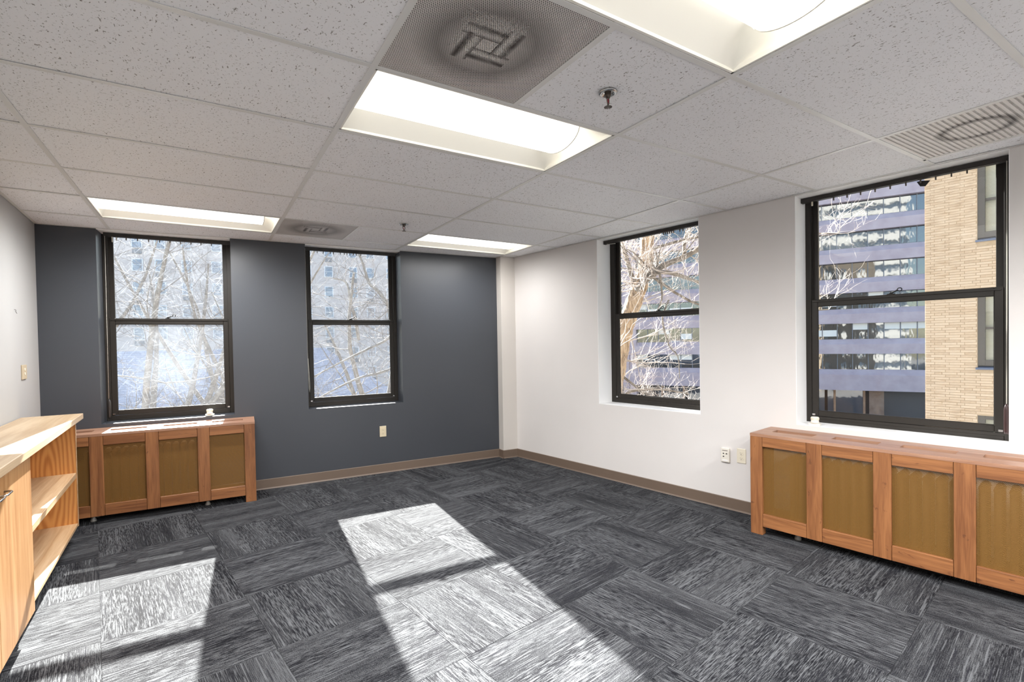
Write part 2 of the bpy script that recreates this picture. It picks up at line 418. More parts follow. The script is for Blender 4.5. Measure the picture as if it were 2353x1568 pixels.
# ------------------------------------------------------------------ room polygon & clipping
def isect(p, d, q, e):
    k = d.x * e.y - d.y * e.x; t = ((q.x - p.x) * e.y - (q.y - p.y) * e.x) / k; return p + d * t
LW0 = Vector((LEFTX(3.486), 3.486, 0)); LD = Vector((0.037, -1, 0))
NW0 = Vector((0, YN, 0)); ND = Vector((1, 0, 0))
P_FL = isect(C0, tB, LW0, LD); P_FR = C0.copy(); P_NR = isect(C0, tR, NW0, ND); P_NL = isect(LW0, LD, NW0, ND)
ROOM = [P_FL, P_NL, P_NR, P_FR]     # counter-clockwise from above
def clip(poly, conv):
    out = [Vector((p[0], p[1])) for p in poly]; n = len(conv)
    for i in range(n):
        a = Vector(conv[i][:2]); b = Vector(conv[(i + 1) % n][:2]); e = b - a
        side = lambda p: e.x * (p.y - a.y) - e.y * (p.x - a.x)
        res = []
        for j in range(len(out)):
            p, q = out[j], out[(j + 1) % len(out)]; sp, sq = side(p), side(q)
            if sp >= 0: res.append(p)
            if (sp >= 0) != (sq >= 0): t = sp / (sp - sq); res.append(p + (q - p) * t)
        out = res
        if len(out) < 3: return []
    return out
def area(p): return .5 * abs(sum(p[i].x * p[(i + 1) % len(p)].y - p[(i + 1) % len(p)].x * p[i].y for i in range(len(p))))
def inset(poly, d):
    n = len(poly); res = []
    for i in range(n):
        a, b, c = poly[i - 1], poly[i], poly[(i + 1) % n]
        e1 = (b - a).normalized(); e2 = (c - b).normalized(); n1 = Vector((-e1.y, e1.x)); n2 = Vector((-e2.y, e2.x))
        den = 1 + n1.dot(n2); res.append(b + (n1 + n2) * (d / max(den, .3)))
    return res
def clean(poly, eps=.004):
    res = [p for i, p in enumerate(poly) if (p - poly[i - 1]).length > eps]
    return res

# ------------------------------------------------------------------ floor and carpet tiles
fm = MB(); fm.prism([(p.x, p.y) for p in ROOM], -.25, -.008); floor = fm.build('floor', plain('subfloor', (.04, .04, .04, 1), .9), kind='structure')
TS = .6096
def tile_mb(poly, z0, z1, ch):
    mb = MB(); n = len(poly); ins = inset(poly, ch)
    vs = [(p.x, p.y, z0) for p in poly] + [(p.x, p.y, z1 - ch) for p in poly] + [(p.x, p.y, z1) for p in ins]
    fs = [(i, (i + 1) % n, n + (i + 1) % n, n + i) for i in range(n)] + [(n + i, n + (i + 1) % n, 2 * n + (i + 1) % n, 2 * n + i) for i in range(n)]
    fs += [tuple(range(2 * n, 3 * n))]
    mb.add(vs, fs); return mb
h_ = TS / 2 - .0004
full_carpet = tile_mb([Vector((-h_, -h_)), Vector((h_, -h_)), Vector((h_, h_)), Vector((-h_, h_))], -.008, 0, .0007).mesh('carpet_tile', CARPET)
room_ft = [tuple(p[:2]) for p in ROOM]
rng = random.Random(3)
for i in range(-2, 16):
    for j in range(-2, 10):
        s0 = .335 + TS * i; n1 = -.835 - TS * (j - 1) if False else -.835 - TS * j   # tile spans s0..s0+TS, n: n1-TS .. n1
        cs, cn = s0 + TS / 2, n1 - TS / 2
        ctr = C0 + tR * cs + nR * cn
        corners = [C0 + tR * a + nR * b for a, b in ((s0, n1 - TS), (s0 + TS, n1 - TS), (s0 + TS, n1), (s0, n1))]
        cl = clip([(p.x, p.y) for p in corners], room_ft) if True else None
        if len(cl) < 3:
            continue
        A = area(cl)
        if A < .004: continue
        along_n = (i + j) % 2 == 0
        ang = math.atan2(nR.y, nR.x) if along_n else math.atan2(tR.y, tR.x)
        if rng.random() < .5: ang += math.pi
        if A > TS * TS * .995:
            o = link('carpet_tile', full_carpet, floor, (ctr.x, ctr.y, rng.uniform(-.0006, .0002)))
        else:
            ca, sa = math.cos(-ang), math.sin(-ang)
            loc = [Vector((ca * (p.x - ctr.x) - sa * (p.y - ctr.y), sa * (p.x - ctr.x) + ca * (p.y - ctr.y))) for p in clean(cl)]
            if len(loc) < 3: continue
            o = tile_mb(loc, -.008, 0, .0007).build('carpet_tile', CARPET, floor, (ctr.x, ctr.y, 0))
        o.rotation_euler = (0, 0, ang)

# ------------------------------------------------------------------ walls
def wall_mesh(Fm, x0, x1, ops, t=.26, z0=-.25, z1=3.0, revealm=None):
    """wall in its own frame (x along, y out) with openings (xa, xb, za, zb)"""
    mb = MB(); xs = sorted({x0, x1} | {o[0] for o in ops} | {o[1] for o in ops}); zs = sorted({z0, z1} | {o[2] for o in ops} | {o[3] for o in ops})
    solid = lambda xa, xb, za, zb: not any(o[0] - 1e-6 <= xa and xb <= o[1] + 1e-6 and o[2] - 1e-6 <= za and zb <= o[3] + 1e-6 for o in ops)
    nx, nz = len(xs) - 1, len(zs) - 1
    G = [[solid(xs[i], xs[i + 1], zs[k], zs[k + 1]) for k in range(nz)] for i in range(nx)]
    g = lambda i, k: 0 <= i < nx and 0 <= k < nz and G[i][k]
    for i in range(nx):
        for k in range(nz):
            if not G[i][k]: continue
            xa, xb, za, zb = xs[i], xs[i + 1], zs[k], zs[k + 1]
            mb.add([(xa, 0, za), (xb, 0, za), (xb, 0, zb), (xa, 0, zb)], [(0, 1, 2, 3)])
            mb.add([(xa, t, za), (xb, t, za), (xb, t, zb), (xa, t, zb)], [(3, 2, 1, 0)])
            if not g(i - 1, k): mb.add([(xa, 0, za), (xa, t, za), (xa, t, zb), (xa, 0, zb)], [(3, 2, 1, 0)])
            if not g(i + 1, k): mb.add([(xb, 0, za), (xb, t, za), (xb, t, zb), (xb, 0, zb)], [(0, 1, 2, 3)])
            if not g(i, k - 1): mb.add([(xa, 0, za), (xb, 0, za), (xb, t, za), (xa, t, za)], [(3, 2, 1, 0)])
            if not g(i, k + 1): mb.add([(xa, 0, zb), (xb, 0, zb), (xb, t, zb), (xa, t, zb)], [(0, 1, 2, 3)])
    return mb
OZ0, OZ1 = .737, 2.440
W1 = (-3.926, -2.943); W2 = (-2.295, -1.333); W3 = (1.356, 2.428); W4 = (3.155, 4.227); W5 = (4.955, 6.027); W6 = (6.75, 7.65)
wf = wall_mesh(FB, -5.0, .30, [(W1[0], W1[1], OZ0, OZ1), (W2[0], W2[1], OZ0, OZ1)])
o = wf.build('wall_far', BLUE_WALL, kind='structure'); o.matrix_world = FB
LR = (P_NR - C0).length
wr = wall_mesh(FR, -.27, LR + .3, [(W3[0], W3[1], OZ0, OZ1), (W4[0], W4[1], OZ0, OZ1), (W5[0], W5[1], OZ0, OZ1), (W6[0], W6[1], OZ0, OZ1)])
o = wr.build('wall_right', WHITE_WALL, kind='structure'); o.matrix_world = FR
# white plaster linings of the right-wall reveals
for nm, Wn in (('trim_1', W3), ('trim_2', W4), ('trim_3', W5), ('trim_4', W6)):
    mb = MB(); e = .003
    mb.box(Wn[0], Wn[0] + e, 0.0, .26, OZ0, OZ1); mb.box(Wn[1] - e, Wn[1], 0.0, .26, OZ0, OZ1)
    mb.box(Wn[0], Wn[1], 0.0, .26, OZ0, OZ0 + e); mb.box(Wn[0], Wn[1], 0.0, .26, OZ1 - e, OZ1)
    o = mb.build(nm, REVEAL_WHITE, kind='structure'); o.matrix_world = FR
for k, (Fm, Wn) in enumerate(((FB, W1), (FB, W2), (FR, W3), (FR, W4), (FR, W5), (FR, W6))):      # lowered soffits level with the ceiling
    mb = MB(); mb.box(Wn[0] + .003, Wn[1] - .003, 0.0, .188, 2.374, OZ1 - .003); o = mb.build('trim_%d' % (5 + k), REVEAL_WHITE, kind='structure'); o.matrix_world = Fm
# left and near walls
ll = (P_NL - P_FL).normalized(); lnrm = Vector((-1, -.037, 0)).normalized()
FLm = Matrix((-ll, lnrm, _z)).transposed().to_4x4(); FLm.translation = P_NL
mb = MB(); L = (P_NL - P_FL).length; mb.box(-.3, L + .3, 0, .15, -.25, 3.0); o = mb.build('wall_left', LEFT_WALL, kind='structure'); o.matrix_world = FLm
FN = Matrix((Vector((-1, 0, 0)), Vector((0, -1, 0)), _z)).transposed().to_4x4(); FN.translation = P_NR
mb = MB(); mb.box(-.3, (P_NR - P_NL).length + .3, 0, .15, -.25, 3.0); o = mb.build('wall_near', WHITE_WALL, kind='structure'); o.matrix_world = FN
# boxed pipe chase in the corner
cc = C0 + tR * .072 + nR * -.187
a_ = isect(cc, nB, C0, tB); b_ = isect(cc, tB, C0, tR)
mb = MB(); mb.prism([(a_.x, a_.y), (cc.x, cc.y), (b_.x, b_.y), (C0.x, C0.y)], 0, H + .02); mb.build('wall_chase', CORNER_WALL, kind='structure')
# baseboards
def bboard(name, p, q, h=.0953, t=.007):
    d = (q - p).normalized(); n = Vector((-d.y, d.x, 0))       # n points into the room
    m4 = Matrix((d, n, _z)).transposed().to_4x4(); m4.translation = p
    mb = MB(); L = (q - p).length
    mb.extr([(0, 0), (t + .006, 0), (t + .003, .004), (t, .012), (t, h - .004), (t - .003, h), (0, h)], 0, L)
    o = mb.build(name, BASEB, kind='structure'); o.matrix_world = m4
bboard('baseboard_right', P_NR, b_)
bboard('baseboard_chase_front', b_, cc + nB * 0); bboard('baseboard_chase_side', cc, a_)
bboard('baseboard_far', a_, P_FL); bboard('baseboard_left', P_FL, P_NL); bboard('baseboard_near', P_NL, P_NR)

# ------------------------------------------------------------------ ceiling: deck, tees, tiles
FT = .3048; GX = 4 * FT; GY = 2 * FT
mb = MB(); mb.prism([(p.x, p.y) for p in ROOM], 2.80, 2.95); ceiling = mb.build('ceiling', BLACK, kind='structure')
tee_w = .012
def strip(name, poly, z0, z1, mat, parent):
    cl = clip(poly, room_ft)
    if len(cl) < 3 or area(cl) < 1e-4: return None
    mb = MB(); mb.prism([(p.x, p.y) for p in cl], z0, z1); return mb.build(name, mat, parent)
for i in range(-1, 5):
    x = i * GX; strip('main_tee', [(x - tee_w, YN - 1), (x + tee_w, YN - 1), (x + tee_w, 4.5), (x - tee_w, 4.5)], H, H + .0016, GRID_WHITE, ceiling)
JR = range(-8, 7)
for j in JR:
    for i in range(-1, 5):
        x0, x1 = i * GX + tee_w, (i + 1) * GX - tee_w; y = j * GY
        strip('cross_tee', [(x0, y - tee_w), (x1, y - tee_w), (x1, y + tee_w), (x0, y + tee_w)], H + .0002, H + .0018, GRID_WHITE, ceiling)
for y0, y1, x in ((-GY, 0, 1.5 * GX), (4 * GY, 5 * GY, 1.5 * GX)):
    strip('cross_tee', [(x - tee_w, y0 + tee_w), (x + tee_w, y0 + tee_w), (x + tee_w, y1 - tee_w), (x - tee_w, y1 - tee_w)], H + .0002, H + .0018, GRID_WHITE, ceiling)
strip('cross_tee', [(3.5 * GX - tee_w + .0, -2 * GY), (3.5 * GX + tee_w, -2 * GY), (3.5 * GX + tee_w, -GY), (3.5 * GX - tee_w, -GY)], H + .0002, H + .0018, GRID_WHITE, ceiling)
# wall angle along the walls
def wangle(p, q):
    d = (q - p).normalized(); n = Vector((-d.y, d.x, 0)); m4 = Matrix((d, n, _z)).transposed().to_4x4(); m4.translation = p
    mb = MB(); L = (q - p).length; mb.box(0, L, 0, .020, H - .0005, H + .0012); mb.box(0, L, 0, .0015, H - .0005, H + .022)
    o = mb.build('wall_angle', GRID_WHITE, ceiling); o.matrix_world = m4
for p, q in ((P_NR, b_), (b_, cc), (cc, a_), (a_, P_FL), (P_FL, P_NL), (P_NL, P_NR)): wangle(p, q)
SPECIAL = {(1, -1): 'half', (1, 4): 'half', (1, 0): 'light', (1, -2): 'light', (0, 4): 'light', (2, 4): 'light', (3, -2): 'grille',
           (-1, -6): 'light', (0, -5): 'light', (1, -6): 'light', (2, -5): 'light', (0, -2): None}
SPECIAL.pop((-1, -6)); SPECIAL.pop((0, -2)); SPECIAL[(2, -4)] = 'light'; SPECIAL.pop((2, -5)); SPECIAL[(0, -4)] = 'light'; SPECIAL.pop((0, -5)); SPECIAL[(2, -6)] = 'light'; SPECIAL[(0, -6)] = 'light'
tile_cache = {}
def ctile(x0, x1, y0, y1):
    g = .0035; poly = [(x0 + g, y0 + g), (x1 - g, y0 + g), (x1 - g, y1 - g), (x0 + g, y1 - g)]
    cl = clip(poly, [tuple(p) for p in inset([Vector(p) for p in room_ft], .006)])
    if len(cl) < 3: return
    cl = clean(cl)
    if len(cl) < 3 or area(cl) < .002: return
    cx, cy = (x0 + x1) / 2, (y0 + y1) / 2; zt = H + .0024 + rng.uniform(0, .0022)
    full = abs(area(cl) - (x1 - x0 - 2 * g) * (y1 - y0 - 2 * g)) < 1e-4
    key = (round(x1 - x0, 3), round(y1 - y0, 3))
    if full and key in tile_cache: me = tile_cache[key]
    else:
        mb = MB(); mb.prism([(p.x - cx, p.y - cy) for p in cl], 0, .016); me = mb.mesh('ceiling_tile', TILE)
        if full: tile_cache[key] = me
    o = link('ceiling_tile', me, ceiling, (cx, cy, zt)); o.rotation_euler = (rng.uniform(-.0012, .0012), rng.uniform(-.0008, .0008), 0)
for j in JR:
    for i in range(-1, 5):
        x0, y0 = i * GX, j * GY; k = SPECIAL.get((i, j))
        if k == 'light': continue
        if k == 'half': ctile(x0 + GX / 2, x0 + GX, y0, y0 + GY); continue
        if k == 'grille': ctile(x0 + GX / 2, x0 + GX, y0, y0 + GY); continue
        ctile(x0, x0 + GX, y0, y0 + GY)

# ------------------------------------------------------------------ ceiling lights
def make_light(x0, y0, label, power=1.0):
    t = thing('ceiling_light', Matrix.Translation((x0, y0, H)), label, 'ceiling light')
    a, L, Wd = .013, GX, GY; D = .105
    mb = MB(); rows = []; N = 10; e = .10            # trough: rounded ends and curved sides
    mb.box(a, L - a, a, a + .010, .002, .02); mb.box(a, L - a, Wd - a - .010, Wd - a, .002, .02)
    mb.box(a, a + .008, a, Wd - a, .002, .02); mb.box(L - a - .008, L - a, a, Wd - a, .002, .02)
    ys = [a + (Wd - 2 * a) * k / 28 for k in range(29)]; xs = [a + e * (1 - math.cos(math.pi / 2 * k / 8)) for k in range(9)]
    xs = xs + [L - x for x in reversed(xs)]
    def depth(x, y):
        u = abs(y - Wd / 2) / (Wd / 2 - a); prof = (1 - max(0, (u - .42) / .58) ** 1.6)
        dx = min(x - a, L - a - x); k = 1.0 if dx >= e else math.sin(math.acos(max(0, 1 - dx / e))) ** .8 if dx > 0 else 0
        return .004 + D * prof * min(1, k)
    vs = [(x, y, depth(x, y)) for x in xs for y in ys]; ny = len(ys)
    mb.add(vs, [(i * ny + k, i * ny + k + 1, (i + 1) * ny + k + 1, (i + 1) * ny + k) for i in range(len(xs) - 1) for k in range(ny - 1)], True)
    vs2 = [(x, y, .125) for x in (a, L - a) for y in (a, Wd - a)]; mb.add(vs2, [(0, 1, 3, 2)])
    mb.build('housing', TROFFER, t)
    mb = MB(); n = 22; r = .150; prof = []
    for k in range(n + 1):
        th = math.pi * k / n; prof.append((Wd / 2 - r * math.cos(th), .098 - .090 * math.sin(th) ** .85))
    mb.extr(prof, .036, L - .115, closed=False, smooth=True)
    for X in (.036, L - .115): mb.add([(X, p[0], p[1]) for p in prof], [tuple(range(n + 1))])
    mb.build('lens', LENS, t)
    for k in range(4):                                    # the tubes' own light, thrown downwards out of the lens
        ld = bpy.data.lights.new('tube_lamp', 'SPOT'); ld.energy = TUBE_W * power; ld.color = (1.0, .985, .97); ld.spot_size = math.radians(176); ld.spot_blend = 1.0
        ld.shadow_soft_size = 0.0; lo = bpy.data.objects.new('tube_lamp', ld); COL.objects.link(lo); lo.parent = t; lo.location = (.30 + (L - .66) * k / 3, Wd / 2, .004)
    for X in (L - .117,):
        m2 = MB(); pr2 = [(Wd / 2 + (p[0] - Wd / 2) * 1.02, .098 - (.098 - p[1]) * 1.03) for p in prof]
        vs = [(X, p[0], p[1]) for p in pr2] + [(X + .006, p[0], p[1]) for p in pr2]
        m2.add(vs, [(k, k + 1, n + 2 + k, n + 1 + k) for k in range(n)], True); m2.build('lens_rim', TROFFER, t)
    return t
make_light(1 * GX, 0, 'large lit white troffer light beside the perforated air vent, in the middle of the ceiling')
make_light(1 * GX, -2 * GY, 'big cut-off troffer light at the top edge of the ceiling, nearest the viewer')
make_light(0, 4 * GY, 'white troffer light above the left window on the slate wall', .8)
make_light(2 * GX, 4 * GY, 'small-looking troffer light near the far corner by the white chase', .35)
for (i, j), s_ in (((1, -6), 'added unseen troffer light in the ceiling row farthest behind the viewer'), ((2, -4), 'added unseen troffer light behind the viewer on the side of the white window wall'), ((0, -4), 'added unseen troffer light behind the viewer on the side of the cupboard'),
                    ((2, -6), 'added unseen rearmost troffer light nearest the window wall'), ((0, -6), 'added unseen rearmost troffer light nearest the left wall')):
    make_light(i * GX, j * GY, s_)  # extra fixtures added out of view to brighten the room

# ------------------------------------------------------------------ perforated vents and slotted grille
def make_vent(x0, y0, label):
    t = thing('ceiling_vent', Matrix.Translation((x0, y0, H)), label, 'air vent')
    a = .0125; w_ = GX / 2
    mb = MB(); mb.box(a, w_ - a, a, GY - a, .0022, .0028); p = mb.build('perforated_plate', PERF, t)
    mb = MB()
    for q in ((a, a + .010, a, GY - a), (w_ - a - .010, w_ - a, a, GY - a), (a, w_ - a, a, a + .010), (a, w_ - a, GY - a - .010, GY - a)): mb.box(*q, .0030, .09)
    mb.build('duct_box', BLACK, t)
    mb = MB(); mb.box(a, w_ - a, a, GY - a, .09, .094); mb.build('back_pan', plain('vent_pan', (.04, .036, .034, 1), .8), t)
    for k, (x, y, ang) in enumerate(((.235, .335, 0), (.335, .365, 90), (.365, .265, 0), (.265, .235, 90))):
        mb = MB()
        for s_ in range(4):
            u = -.03 + s_ * .02
            if ang: mb.add([(-.075, u, .02), (.075, u, .02), (.075, u + .012, .05), (-.075, u + .012, .05)], [(0, 1, 2, 3)])
            else: mb.add([(u, -.075, .02), (u, .075, .02), (u + .012, .075, .05), (u + .012, -.075, .05)], [(0, 1, 2, 3)])
        mb.build('deflector', GRID_WHITE, t, (x, y, .004))
make_vent(1 * GX, -1 * GY, 'large perforated square air vent with a dark dusty pinwheel, next to the big light')
make_vent(1 * GX, 4 * GY, 'small-looking perforated air vent above the slate wall, smudged with black dust')
t = thing('ceiling_grille', Matrix.Translation((3 * GX, -2 * GY, H)), 'ribbed return air grille above the large right window', 'air vent')
a = .0125; w_ = GX / 2
mb = MB()
for q in ((a, a + .008, a, GY - a), (w_ - a - .008, w_ - a, a, GY - a), (a, w_ - a, a, a + .006), (a, w_ - a, GY - a - .006, GY - a)): mb.box(*q, .002, .05)
mb.build('frame', GRID_WHITE, t)
mb = MB(); mb.box(a, w_ - a, a, GY - a, .05, .052); mb.build('back_pan', plain('grille_pan', (.12, .11, .10, 1), .8), t)
nb = 26; pitch = (GY - 2 * a) / nb
bm_ = MB(); bm_.box(a, w_ - a, -.0035, .0035, .0015, .012); barme = bm_.mesh('grille_bar', SLOTG)
for k in range(nb):
    mb = MB(); y = a + pitch * (k + .5); mb.box(a, w_ - a, y - .0065, y + .0065, .0015, .004); mb.build('grille_bar', SLOTG, t)
mb = MB()
for k in range(44):
    x = a + (w_ - 2 * a) * (k + .5) / 44; mb.box(x - .0038, x + .0038, a, GY - a, .0045, .006)
mb.build('cross_wires', SLOTG, t, kind='stuff')

# ------------------------------------------------------------------ sprinklers
def make_sprinkler(x, y, label, rz=0):
    t = thing('sprinkler_head', Matrix.Translation((x, y, H)) @ Matrix.Rotation(rz, 4, 'Z'), label, 'sprinkler')
    mb = MB(); mb.lathe([(.014, .001), (.024, -.002), (.0255, -.006), (.031, -.0065), (.0375, -.003), (.0385, .001)], 36); mb.build('escutcheon', CHROME, t)
    mb = MB(); mb.lathe([(.0135, .004), (.0135, -.012), (.011, -.014), (.010, -.021), (.008, -.023)], 8, smooth=False); mb.build('body', IRON, t)
    mb = MB()
    for sgn in (-1, 1):
        mb.tube([(sgn * .0095, 0, -.018), (sgn * .0125, 0, -.028), (sgn * .0115, 0, -.038), (sgn * .006, 0, -.047), (0, 0, -.050)], [.0022, .0024, .0024, .0024, .0026], 8)
    mb.tube([(0, 0, -.046), (0, 0, -.056)], .0035, 10); mb.build('frame_arms', IRON, t)
    mb = MB(); mb.lathe([(.0001, -.024), (.002, -.026), (.0026, -.034), (.002, -.043), (.0001, -.045)], 12); mb.build('bulb', REDGLASS, t)
    mb = MB(); n = 14; mb.lathe([(.001, -.0555), (.008, -.056), (.008, -.057), (.001, -.0575)], 24, smooth=False)
    for k in range(n):
        a0 = 2 * math.pi * k / n; c, s_ = math.cos(a0), math.sin(a0)
        def P(r, q, z): return (r * c - q * s_, r * s_ + q * c, z)
        mb.add([P(.007, -.0014, -.056), P(.007, .0014, -.056), P(.0165, .0022, -.0585), P(.0165, -.0022, -.0585), P(.007, -.0014, -.0573), P(.007, .0014, -.0573), P(.0165, .0022, -.0597), P(.0165, -.0022, -.0597)],
               [(0, 1, 2, 3), (7, 6, 5, 4), (0, 3, 7, 4), (1, 5, 6, 2), (2, 6, 7, 3)])
    mb.build('deflector', IRON, t)
make_sprinkler(2.104, -.283, 'nearer chrome fire sprinkler head with a red bulb, in the tile by the big vent', .5)
make_sprinkler(2.125, 2.186, 'farther small fire sprinkler head, in front of the second slate-wall window', .3)

# ------------------------------------------------------------------ windows
def frame_rect(mb, x0, x1, z0, z1, y0, y1, wl_, wr_, wb, wt, b=.002):
    mb.box(x0, x0 + wl_, y0, y1, z0, z1, b); mb.box(x1 - wr_, x1, y0, y1, z0, z1, b)
    mb.box(x0 + wl_, x1 - wr_, y0, y1, z0, z0 + wb, b); mb.box(x0 + wl_, x1 - wr_, y0, y1, z1 - wt, z1, b)
def make_window(n, Fm, Wn, glow, gup, yo=.19, jl=.036, jr=.036, latch=.5):
    x0, x1 = Wn[0], Wn[1]; wd = x1 - x0; hgt = OZ1 - OZ0
    t = thing('window_%d' % n, at(Fm, x0, yo, OZ0), kind='structure')
    fr = MB(); D = .085
    frame_rect(fr, .0005, wd - .0005, .0005, hgt - .0005, 0, D, jl, jr, .028, .03)
    for X, sg in ((jl, 1), (wd - jr, -1)):                       # jamb tracks
        fr.box(min(X, X + sg * .006), max(X, X + sg * .006), .030, .036, .03, hgt - .03)
        fr.box(min(X, X + sg * .010), max(X, X + sg * .010), .066, .070, .03, hgt - .03)
    fr.box(jl, wd - jr, .0, .030, .028, .038); fr.box(jl, wd - jr, 0, .012, .038, .046)
    fr.build('frame', BRONZE, t)
    mz = .895     # meeting height above sill
    # lower sash (inner plane)
    s = MB(); ys0, ys1 = .004, .030; sx0, sx1 = jl + .001, wd - jr - .001; st = .041
    frame_rect(s, sx0, sx1, .047, mz + .008, ys0, ys1, st, st, .040, .052, .0025)
    s.box(sx0 + st, sx1 - st, ys0 + .004, ys0 + .012, .087, .092); s.box(sx0 + .01, sx1 - .01, ys0 - .008, ys0, mz - .012, mz - .002, .001)
    ls = s.build('lower_sash', BRONZE, t)
    g = MB(); g.box(0, sx1 - sx0 - 2 * st, 0, .004, 0, mz + .008 - .052 - .087); g.build('pane', glow, ls, (sx0 + st, .018, .087))
    gk = MB(); e = .003; frame_rect(gk, sx0 + st - e, sx1 - st + e, .087 - e, mz - .044 + e, ys0 + .008, ys0 + .0125, e * 2, e * 2, e * 2, e * 2, 0); gk.build('glazing_bead', RUBBER, ls)
    # upper sash (outer plane)
    s = MB(); yu0, yu1 = .038, .064; st2 = .036
    frame_rect(s, sx0, sx1, mz - .040, hgt - .031, yu0, yu1, st2, st2, .042, .030, .0025); us = s.build('upper_sash', BRONZE, t)
    g = MB(); g.box(0, sx1 - sx0 - 2 * st2, 0, .004, 0, hgt - .031 - .030 - (mz + .002)); g.build('pane', gup, us, (sx0 + st2, .052, mz + .002))
    # sash latch: cam with ring handle
    lx = sx0 + (sx1 - sx0) * latch; m_ = MB()
    m_.box(lx - .020, lx + .020, .006, .030, mz + .008, mz + .013, .001); m_.lathe([(.010, mz + .013), (.010, mz + .022), (.007, mz + .025)], 14, (lx, .018, 0))
    pts = [(lx, .016, mz + .020), (lx + .018, .010, mz + .024), (lx + .036, .006, mz + .034)]; m_.tube(pts, [.006, .005, .0042], 8)
    rg = [(lx + .048 + .012 * math.cos(a_), .004, mz + .037 + .010 * math.sin(a_)) for a_ in [2 * math.pi * k / 14 for k in range(15)]]
    m_.tube(rg, .0032, 6); m_.build('latch', RUBBER, t)
    for X in (sx0 + .004, sx1 - .024):
        m_ = MB(); m_.box(X, X + .020, -.003, .004, .052, .066, .001); m_.build('tilt_pin', CHROME, t)
    return t
make_window(1, FB, W1, GLASS_W1B, GLASS_W1T, latch=.47)
make_window(2, FB, W2, GLASS_W2, GLASS_W2, latch=.48)
make_window(3, FR, W3, GLASS_CLEAR, GLASS_CLEAR, yo=.205, jl=.055, jr=.036, latch=.5)
make_window(4, FR, W4, GLASS_CLEAR, GLASS_CLEAR, latch=.47)
make_window(5, FR, W5, GLASS_CLEAR, GLASS_CLEAR); make_window(6, FR, W6, GLASS_CLEAR, GLASS_CLEAR)     # added out of view behind the viewer, to let in more daylight

# ------------------------------------------------------------------ vertical-blind head rails
def make_rail(Fm, xa, xb, carr, label, cord=None, yo=.10):
    t = thing('blind_headrail', at(Fm, xa, yo, 2.340), label, 'blind rail'); L = xb - xa
    mb = MB(); mb.extr([(0, .002), (.002, 0), (.012, 0), (.012, .006), (.024, .006), (.024, 0), (.036, 0), (.038, .002), (.038, .030), (0, .030)], 0, L); mb.build('rail', BRONZE2, t)
    for X in (.0, L - .004):
        mb = MB(); mb.box(X, X + .004, -.001, .039, -.001, .031, .001); mb.build('end_cap', RUBBER, t)
    cm = MB(); cm.box(-.0035, .0035, .013, .023, -.022, .004, .001); cm.box(-.005, .005, .012, .024, -.004, .000); me = cm.mesh('carrier', plain('carrier_plastic', (.10, .085, .07, 1), .5))
    for c in carr: link('carrier', me, t, (c - xa, 0, 0))
    if cord: cord(t, L)
    return t
def cord_w1(t, L):
    mb = MB(); mb.tube([(.012, -.01, .0), (.010, -.012, -.6), (.008, -.015, -1.42)], .0018, 6); mb.build('cord', CORD, t)
    mb = MB(); mb.lathe([(.004, -1.40), (.010, -1.415), (.0125, -1.43), (.0125, -1.54), (.010, -1.565), (.004, -1.57)], 16, (.010, -.020, 0)); mb.build('cord_weight', BRONZE2, t)
    for xh, zh in ((.055, -.045), (.085, -.03)):
        mb = MB(); mb.box(xh, xh + .006, .010, .020, zh, .0, .001); mb.build('hook', CREAM, t)
def cord_w2(t, L):
    mb = MB(); mb.tube([(.004, -.02, .01), (.003, -.03, -1.0), (.010, -.03, -1.40), (.017, -.028, -1.44), (.020, -.028, -1.40), (.009, -.03, -1.1)], .0022, 6); mb.build('cord', CORD, t)
def cord_w4(t, L):
    mb = MB(); mb.tube([(L - .012, .0, 0), (L - .012, -.006, -.7), (L - .013, -.010, -1.40)], .0022, 6); mb.build('cord', CORD, t)
    mb = MB(); mb.lathe([(.004, -1.375), (.0095, -1.39), (.012, -1.405), (.012, -1.53), (.010, -1.545)], 16, (L - .013, -.012, 0)); mb.build('cord_weight', plain('dark_maroon_plastic', (.035, .014, .014, 1), .4), t)
    mb = MB(); mb.box(.062, .072, .012, .02, -.03, .0, .001); mb.build('hook', CREAM, t)
    mb = MB(); mb.add([(.648, .03, -.008), (.668, .03, -.006), (.712, .032, -.014), (.690, .030, -.045), (.665, .029, -.040), (.648, .036, -.008), (.668, .036, -.006), (.712, .038, -.014), (.690, .036, -.045), (.665, .035, -.040)],
                      [(0, 1, 2, 3, 4), (9, 8, 7, 6, 5), (0, 5, 6, 1), (1, 6, 7, 2), (2, 7, 8, 3), (3, 8, 9, 4), (4, 9, 5, 0)]); mb.build('torn_tab', RUBBER, t)
def cord_w3(t, L):
    mb = MB(); mb.tube([(.035, .01, .0), (.07, .0, -.008), (.11, .0, -.012), (.14, .01, -.012)], .002, 6); mb.build('cord', CORD, t)
make_rail(FB, W1[0] + .03, W1[1] - .003, [-c for c in (3.808, 3.74, 3.66, 3.579, 3.499, 3.422, 3.342, 3.261, 3.182, 3.099)], 'dark blind head rail over the left slate-wall window, with a hanging cord weight', cord_w1)
make_rail(FB, W2[0] + .004, W2[1] - .012, [-c for c in (2.166, 2.106, 2.039, 2.006, 1.938, 1.898, 1.871, 1.842, 1.805, 1.773, 1.727)], 'dark blind head rail over the second slate-wall window, clips bunched towards its middle', cord_w2)
make_rail(FR, W3[0] + .004, W3[1] - .006, (2.03, 2.05, 2.07, 2.09, 2.11, 2.13, 2.19, 2.22), 'dark blind head rail over the narrower-looking window of the white wall', cord_w3)
make_rail(FR, W4[0] + .006, W4[1] - .006, (3.361, 3.441, 3.518, 3.598, 3.678, 3.758, 3.83, 3.902, 3.974, 4.043), 'dark blind head rail over the large right window with a long white cord', cord_w4)

